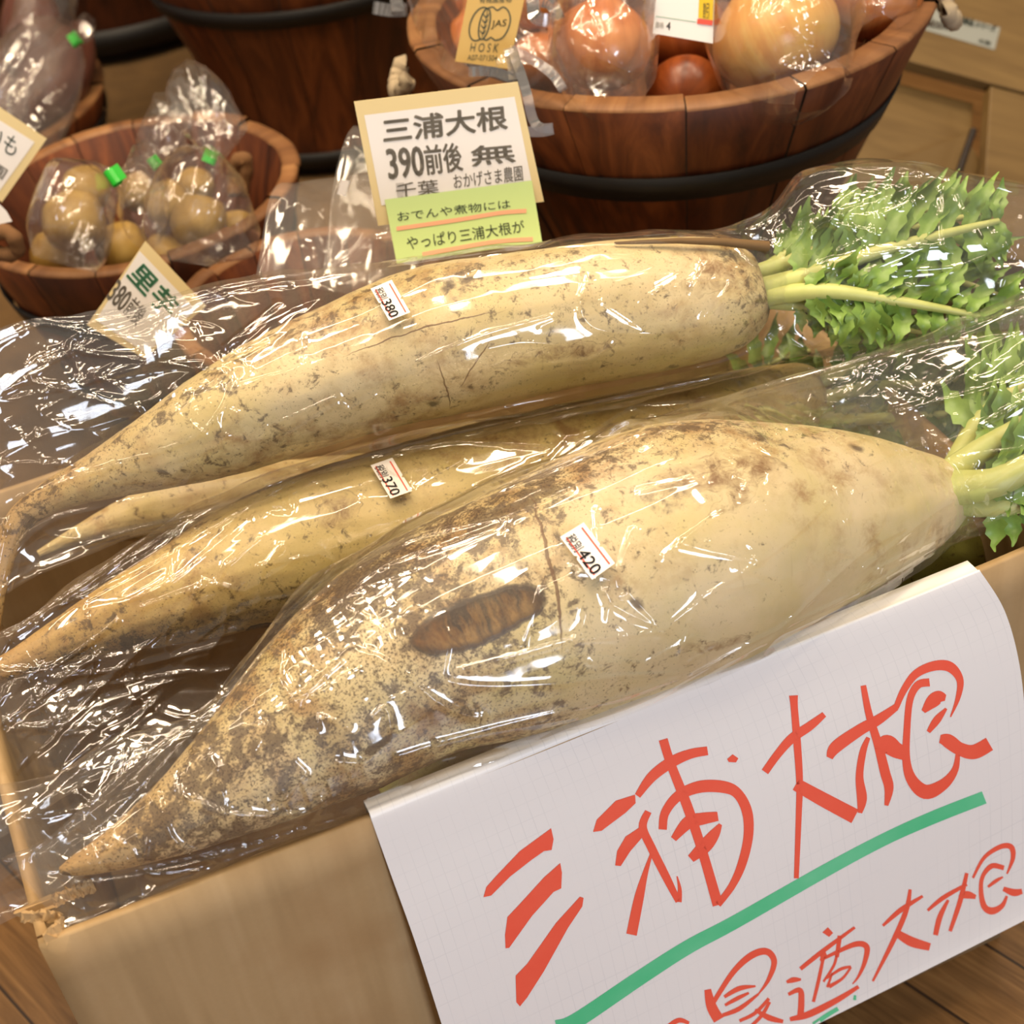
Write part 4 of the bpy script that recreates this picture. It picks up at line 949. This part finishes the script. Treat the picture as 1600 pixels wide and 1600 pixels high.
put_text(m, 'JAS', [cT(690, 320), cT(925, 300), cT(895, 440), cT(670, 460)], kh(1), 1, .006)
put_text(m, 'H O S K', [cT(365, 670), cT(805, 680), cT(775, 820), cT(340, 805)], kh(1), 1)
put_text(m, 'A07-071504', [cT(310, 855), cT(775, 865), cT(760, 955), cT(300, 940)], kh(1), 1)
put_text(m, '有機農産物', [cT(500, -55), cT(1005, -40), cT(985, 42), cT(485, 50)], kh(1), 1)
tag(m.build('organic_tag', [KRAFT, DKINK], smooth=False), 'tan kraft card with a round leaf emblem and HOSK lettering', 'tag')

# clips -------------------------------------------------------------
def clip(label, segs, d, w=.008):
    m = MB()
    for pts in segs:
        q = cr([(x, y, dd) for x, y, dd in pts], 14); rows = []
        for i, (x, y, dd) in enumerate(q):
            p = P(x, y, dd); x2, y2, d2 = q[min(i+1, 13)]; x0, y0, d0 = q[max(i-1, 0)]; T = (P(x2, y2, d2)-P(x0, y0, d0)).normalized()
            a = T.cross((CP-p).normalized()).normalized(); b = T.cross(a)
            rows.append([p+a*w*.5+b*.002, p-a*w*.5+b*.002, p-a*w*.5-b*.002, p+a*w*.5-b*.002])
        m.grid(rows, wrap=True); m.poly(rows[0]); m.poly(rows[-1])
    return tag(m.build('sign_clip', ACR, smooth=False), label, 'clip')
clip('clear acrylic clip holding the radish price card to the tub rim', [
    [(735, 112, 1.29), (770, 112, 1.27), (800, 122, 1.25)], [(800, 78, 1.28), (812, 110, 1.24), (824, 150, 1.22), (832, 185, 1.22), (845, 200, 1.215), (864, 200, 1.215)],
    [(800, 78, 1.28), (835, 95, 1.27), (865, 118, 1.26), (880, 140, 1.255)], [(815, 205, 1.215), (845, 206, 1.215), (864, 202, 1.215)], [(795, 78, 1.28), (800, 100, 1.27), (803, 128, 1.24)]], 1.25)
clip('clear acrylic clip behind the kraft tag among the onions', [
    [(832, -20, 1.34), (833, 10, 1.33), (838, 28, 1.32), (858, 32, 1.32)], [(832, 0, 1.34), (860, 5, 1.33), (872, 28, 1.32)], [(845, -30, 1.34), (870, 0, 1.33)]], 1.3, .011)
clip('clear acrylic clip on the far left rim of the onion tub', [
    [(585, 12, 1.5), (610, 16, 1.49), (635, 15, 1.48)], [(615, -20, 1.5), (620, 5, 1.49), (622, 20, 1.48)]], 1.5, .012)

# ---------------------------------------------------------------- price cards
def card(label, p0, nrm, quad, items, name='price_card', thick=.0016):
    root = None; m = MB(); h = lambda k: (lambda x, y: PL(x, y, p0+nrm*.0004*k, nrm))
    f = [h(0)(*q) for q in quad]; b = [p-nrm*thick for p in f]; idx = [m.vert(p) for p in f+b]
    m.face(idx[:4], 0); m.face(idx[4:][::-1], 0)
    for i in range(4): j = (i+1) % 4; m.face((idx[i], idx[i+4], idx[j+4], idx[j]), 0)
    mats = [TAN]
    def mi(mt):
        if mt not in mats: mats.append(mt)
        return mats.index(mt)
    lvl = 1
    for it in items:
        if it[0] == 'q': put_quad(m, it[1], h(it[3]), mi(it[2]))
        elif it[0] == 't': put_text(m, it[1], it[2], h(it[4]), mi(it[3]), it[5] if len(it) > 5 else 0)
        elif it[0] == 's': put_stroke(m, it[1], h(it[3]), mi(it[2]))
    o = m.build(name, mats, smooth=False); tag(o, label, 'price card'); return o, h
def c2(*l): return [(500+a/4, 100+b/4) for a, b in l]
p0 = P(700, 250, 1.195); nr = ((CP-p0).normalized()*.75+V((0.0, -.5, 0))).normalized()
cardo, hcard = card('tan card reading 390 with white printed sheet, clipped before the onion tub', p0, nr, [(553, 159), (809, 128), (850, 315), (591, 353)], [
    ('q', [(569, 180), (804, 151), (831, 286), (596, 321)], WHITE, 1),
    ('t', '三浦大根', c2((388, 345), (1160, 258), (1172, 405), (402, 495)), GREY, 2, .034),
    ('t', '390', c2((412, 535), (635, 515), (655, 695), (435, 720)), GREY, 2, .03),
    ('t', '前後', c2((645, 512), (872, 490), (895, 665), (668, 695)), GREY, 2, .02),
    ('t', '無', c2((942, 518), (1205, 495), (1222, 610), (952, 640)), GREY, 2, .034),
    ('q', c2((473, 745), (525, 740), (520, 830), (485, 838)), LGREY, 2),
    ('t', '千葉', c2((475, 748), (735, 720), (745, 810), (478, 845)), GREY, 3, .006),
    ('t', 'おかげさま農園', c2((830, 690), (1262, 632), (1270, 728), (840, 782)), GREY, 2, .006)])
# green sticky note stuck on the card
m = MB(); NQ = [(601, 312), (831, 282), (847, 378), (620, 412)]
def nh(k):
    def h(x, y):
        v = max(0, min(1, (y-(312-(x-601)*.13))/100)); return PL(x, y, p0+nr*(.0018+.0004*k+.010*v*v), nr)
    return h
put_quad(m, NQ, nh(0), 0, 8, 10)
put_text(m, 'おでんや煮物には', c2((480, 925), (1185, 845), (1192, 900), (488, 985)), nh(1), 1)
put_text(m, 'やっぱり三浦大根が', c2((535, 1080), (1270, 975), (1283, 1050), (548, 1165)), nh(1), 1)
put_stroke(m, [(x, y, 6.5) for x, y in c2((478, 1030), (700, 998), (900, 968), (1130, 930), (1290, 918))], nh(1), 2, 30)
put_stroke(m, [(x, y, 6.5) for x, y in c2((640, 1190), (860, 1150), (1100, 1110), (1330, 1094))], nh(1), 2, 30)
note = m.build('sticky_note', [NOTE, PEN, ORANGE]); note.parent = cardo; note['label'] = 'green note with pen writing and orange underlines'

p1 = P(228, 430, 1.27); n1 = ((CP-p1).normalized()*.8+V((0, -.4, 0))).normalized()
card('tan card with green characters and 380, sticking up before the taro tub', p1, n1, [(227, 377), (322, 478), (226, 560), (136, 508)], [
    ('q', [(218, 392), (306, 484), (228, 552), (150, 500)], WHITE, 1),
    ('t', '里芋', [(222, 408), (283, 474), (258, 499), (197, 432)], GREENINK, 2, .03),
    ('t', '380', [(185, 436), (208, 460), (188, 488), (166, 465)], GREY, 2, .02), ('t', '前後', [(211, 462), (232, 485), (212, 510), (191, 488)], GREY, 2, .01)])
p2 = P(20, 230, 1.40); n2 = ((CP-p2).normalized()*.8+V((0, -.4, 0))).normalized()
card('tan bordered white card cut by the left picture edge, beside the taro tub', p2, n2, [(-90, 108), (73, 217), (3, 316), (-150, 210)], [
    ('q', [(-90, 132), (54, 222), (-2, 300), (-135, 200)], WHITE, 1),
    ('t', 'さといも', [(-60, 160), (34, 220), (20, 246), (-75, 186)], DKINK, 2, .0), ('t', '農園', [(-30, 236), (13, 265), (3, 281), (-40, 252)], GREY, 2, .01)])
p3 = P(0, 340, 1.36); n3 = ((CP-p3).normalized()*.8+V((0, -.4, 0))).normalized()
m = MB(); hq = lambda x, y: PL(x, y, p3, n3)
rows = [[hq(x, y)+n3*.004*math.sin(i*.5) for i, (x, y) in enumerate([(lerp(-80, 20, k/8), lerp(300, 346, k/8)+j*14) for k in range(9)])] for j in range(2)]
m.poly([hq(-60, 290), hq(0, 320), hq(10, 330), hq(19, 346), hq(0, 350), hq(-14, 362), hq(-70, 340)])
m.poly([hq(x, y)-n3*.001 for x, y in ((-60, 290), (0, 320), (10, 330), (19, 346), (0, 350), (-14, 362), (-70, 340))])
tag(m.build('paper_slip', WHITE, smooth=False), 'white paper corner just below the left edge card', 'paper')

# ---------------------------------------------------------------- taro in small bags
def taro_mat():
    t = NT('peeled_taro'); g = t.tex('Object'); a = t.noise(g, 22, 4); b_ = t.noise(g, 150, 3)
    c = t.ramp(a, [(.3, lin((128, 94, 36))), (.55, lin((170, 136, 66))), (.75, lin((190, 160, 92)))]); c = t.mix(t.math('MULTIPLY', t.gr(b_, .62, .72), .4), c, lin((120, 80, 34)))
    t.base(c); t.set(Roughness=.5); return t.mat
TARO = taro_mat(); TP = [(-1.05, 0), (-1.0, .25), (-.75, .68), (-.3, .97), (.2, 1.0), (.65, .75), (.95, .35), (1.05, .12), (1.08, 0)]
for k, (x, y, rp, z, ax, lb) in enumerate([
    (115, 345, 52, .43, (.7, .2, .5), 'large taro filling the upper part of the left bag'), (90, 398, 44, .38, (.9, .1, .2), 'taro at the bottom of the left bag by the front rim'), (135, 295, 38, .43, (.5, .3, .6), 'taro at the top of the left bag below the green tape'),
    (192, 388, 44, .38, (.4, .1, .7), 'taro lying between the two bags at the front rim'), (255, 400, 36, .37, (.9, .3, .1), 'taro low at the rim right of the price card tip'),
    (262, 318, 38, .42, (.3, .2, .8), 'taro in the upper left of the right bag'), (312, 348, 46, .43, (.8, .2, .4), 'rounded bright taro in the middle of the right bag'), (372, 360, 34, .40, (.7, .5, .2), 'small taro at the right end of the right bag'),
    (215, 300, 32, .40, (.2, .5, .6), 'shaded taro in the rear bag'), (305, 292, 32, .41, (.6, .5, .3), 'taro behind the bright one in the right bag')]):
    p = PZ(x, y, z); r = rp*dep(p)/FPX; o = blob(p, r*.95, ax, TP, 'taro', TARO, .06, k*5, 20, 30); tag(o, lb, 'taro', 'taro in the small tub')
def tie(x, y, d, ang, parent, w=16, h=9):
    c = P(x, y, d); m = MB(); ca, sa = math.cos(ang), math.sin(ang); s_ = d/FPX
    X = (RT*ca-UP*sa); Y = (RT*sa+UP*ca); Z = -fw
    rows = []
    for i in range(17):
        a = i/16*2*math.pi; rows.append([c+X*(w*s_*(j/3-.5))+Y*(h*s_*.62*math.cos(a))+Z*(h*s_*.5*math.sin(a)+.003) for j in range(4)])
    m.grid(rows); m.box(c+Y*h*s_*.3-X*w*s_*.5+Z*.004, X*w*s_, Y*h*s_*.9, Z*.001)
    o = m.build('tape_tie', TAPE, smooth=False); o.parent = parent; o['label'] = 'green tape closing the bag'
b1 = bag('plastic_bag', [(52, 400, 150, 425, 1.40, .02), (46, 350, 165, 395, 1.40, .05), (62, 300, 180, 350, 1.41, .055), (85, 262, 182, 305, 1.42, .04), (145, 252, 185, 288, 1.42, .015), (172, 270, 186, 288, 1.42, .006), (190, 262, 215, 300, 1.43, .012), (206, 236, 245, 300, 1.45, .014), (220, 220, 262, 290, 1.47, .008)], 'clear bag of taro at the left of the small tub, green-taped neck', 120, 44, mat=FILM_BACK, nrand=22, seed=31, freq=1.8)
tie(178, 278, 1.405, .95, b1, 26, 15)
b2 = bag('plastic_bag', [(235, 400, 330, 415, 1.40, .02), (222, 340, 405, 385, 1.40, .05), (245, 285, 395, 330, 1.42, .055), (285, 262, 365, 285, 1.44, .03), (320, 252, 345, 262, 1.45, .006), (300, 225, 362, 232, 1.46, .014), (262, 170, 385, 190, 1.47, .02), (262, 125, 345, 130, 1.48, .014), (280, 110, 312, 112, 1.49, .006)], 'clear bag of taro at the right of the small tub, its ruffled top upright', 140, 50, mat=FILM_BACK, nrand=22, seed=34, freq=1.8, amp=1.3)
tie(333, 248, 1.45, -1.2, b2, 20, 12)
b3 = bag('plastic_bag', [(190, 350, 250, 365, 1.45, .03), (185, 300, 265, 320, 1.47, .035), (200, 270, 262, 280, 1.50, .02), (232, 255, 252, 262, 1.51, .005), (215, 215, 290, 235, 1.52, .014), (232, 170, 300, 185, 1.53, .010), (240, 150, 280, 155, 1.54, .004)], 'rear clear taro bag standing between the other two, tied with green', 110, 40, mat=FILM_BACK, nrand=22, seed=37, freq=1.8, amp=1.3)
tie(241, 257, 1.50, .9, b3, 18, 10)

# purple roots top left
PUR = onion_mat('purple_root_skin', (78, 44, 36), (100, 60, 48), (124, 82, 68))
EP = [(-1.9, 0), (-1.8, .3), (-1.3, .75), (-.5, 1.0), (.3, .95), (1.1, .7), (1.7, .35), (1.95, .08), (2.0, 0)]
for k, (x, y, rp, z, ax, lb) in enumerate([(85, 125, 55, .37, (.5, .6, .5), 'brownish purple root nearest the rim of the top-left tub'), (30, 150, 52, .34, (.6, .5, .4), 'brownish purple root behind the left edge card'), (50, 50, 50, .42, (.1, .4, .9), 'brownish purple root standing up at the top left')]):
    p = PZ(x, y, z); o = blob(p, rp*dep(p)/FPX, ax, EP, 'sweet_potato', PUR, .05, k*4+60, 24, 30); tag(o, lb, 'sweet potato', 'roots in the top-left tub')
b4 = bag('plastic_bag', [(-60, 260, 60, 300, 1.85, .05), (-20, 120, 110, 180, 1.87, .07), (30, 70, 132, 110, 1.9, .06), (100, 40, 128, 80, 1.92, .02), (118, 55, 128, 70, 1.92, .005), (122, 35, 146, 60, 1.93, .01), (128, 22, 150, 40, 1.94, .004)], 'clear bag of brownish purple roots in the top-left tub, green tape at its neck', 110, 44, mat=FILM_BACK, nrand=22, seed=41, freq=1.2)
tie(120, 66, 1.91, -.6, b4, 16, 12)
bag('plastic_bag', [(-60, 180, 20, 200, 1.92, .03), (10, 60, 100, 80, 1.95, .04), (30, -10, 120, 0, 2.0, .04), (40, -80, 130, -70, 2.05, .03)], 'tall clear bag rising out of the top-left tub', 80, 36, mat=FILM_BACK, nrand=22, seed=44, freq=1.2)

# empty film standing behind the back radish
bag('plastic_bag', [(400, 430, 640, 470, 1.22, .003), (425, 300, 650, 440, 1.25, .006), (470, 285, 690, 400, 1.28, .006), (545, 275, 720, 330, 1.3, .005), (590, 272, 760, 290, 1.32, .003)], 'flat clear bag standing behind the back radish, left of the card', 90, 60, mat=FILM_FLAT, nrand=14, seed=47, freq=1.0, amp=.3, crink=(.1, .2))
b5 = bag('plastic_bag', [(505, 420, 640, 460, 1.24, .002), (512, 350, 650, 420, 1.25, .003), (525, 270, 660, 380, 1.26, .003), (540, 215, 660, 300, 1.27, .003), (552, 196, 650, 240, 1.28, .002)], 'inner flat clear bag with a small white patch, left of the card', 70, 50, mat=FILM_FLAT, nrand=8, seed=50, freq=1.0, amp=.25, crink=(.1, .2))
pp = P(536, 293, 1.235); pn = (CP-pp).normalized(); m = MB(); put_quad(m, [(533, 281), (546, 283), (540, 306), (527, 303)], lambda x, y: PL(x, y, pp, pn), 0)
o = m.build('white_patch', plain('white_patch', (214, 206, 200), .5)); o.parent = b5; o['label'] = 'small white rectangle printed on the film'

# ---------------------------------------------------------------- light wood cabinet at the right
cp = P(1548, 132, 1.95); ex = (P(1600, 146, 1.957)-P(1548, 132, 1.95)).normalized()
ey = (P(1495, 270, 1.90)-cp); ey = (ey-ex*ey.dot(ex)).normalized(); ez = ex.cross(ey); ez = ez if ez.dot(CP-cp) > 0 else -ez
cabroot = empty('wooden_cabinet', cp+ey*.2); tag(cabroot, 'light wood slatted cabinet at the right, label strip on its top rail', 'cabinet')
def cpt(x, y): p = PL(x, y, cp, ez); return (p-cp).dot(ex), (p-cp).dot(ey)
def slab(name, x0, y0, x1, y1, dz0, dz1, mat=LWOOD):
    m = MB(); m.box(cp+ex*x0+ey*y0+ez*dz0, ex*(x1-x0), ey*(y1-y0), ez*(dz1-dz0)); 
    for i, v in enumerate(m.v): q = V(v)-cp; m.uv[i] = (q.dot(ex), q.dot(ey)+q.dot(ez))
    return adopt(m.build(name, mat, smooth=False, bevel=.0015), cabroot)
slab('top_rail', -.45, -.20, .35, -.002, -.02, .0)
slab('side_stile', .0, .002, .35, .24, -.02, .0)
slab('back_panel', -.5, .0, .0, .24, -.06, -.045)
a_ = cpt(1345, 258); b_ = cpt(1528, 190)
m = MB(); q0 = cp+ex*a_[0]+ey*a_[1]-ez*.045; q1 = cp+ex*b_[0]+ey*b_[1]-ez*.045; dd_ = (q1-q0); nn_ = ez.cross(dd_).normalized(); nn_ = nn_ if nn_.dot(ey) > 0 else -nn_
m.box(q0-dd_*.5, dd_*1.5, nn_*.15, ez*.012); adopt(m.build('slanted_board', LWOOD, smooth=False), cabroot)
m = MB(); h0 = PL(1521, 203, cp+ez*.004, ez); h1_ = PL(1496, 275, cp+ez*.004, ez); m.tube([h0, h0.lerp(h1_, .5), h1_], .0045, 10); adopt(m.build('dark_bar', plain('dark_metal', (40, 28, 20), .5)), cabroot)
m = MB(); lh_ = lambda k: (lambda x, y: PL(x, y, cp+ez*(.001+.0004*k), ez))
put_quad(m, [(1442, 9), (1563, 43), (1554, 78), (1432, 43)], lh_(0), 0); put_text(m, 'unicchi', [(1438, 25), (1487, 33), (1482, 46), (1433, 39)], lh_(3), 1, .04)
put_text(m, '棚用品 シリーズ', [(1500, 25), (1557, 40), (1554, 50), (1497, 35)], lh_(3), 3, .03); put_text(m, '木製', [(1530, 60), (1549, 65), (1547, 71), (1528, 66)], lh_(3), 3, .02)
o = adopt(m.build('label_strip', [plain('pale_blue_label', (150, 152, 144), .5), plain('brown_print', (72, 44, 20), .6), GREY, DKINK], smooth=False), cabroot); o['label'] = 'pale grey printed label strip'
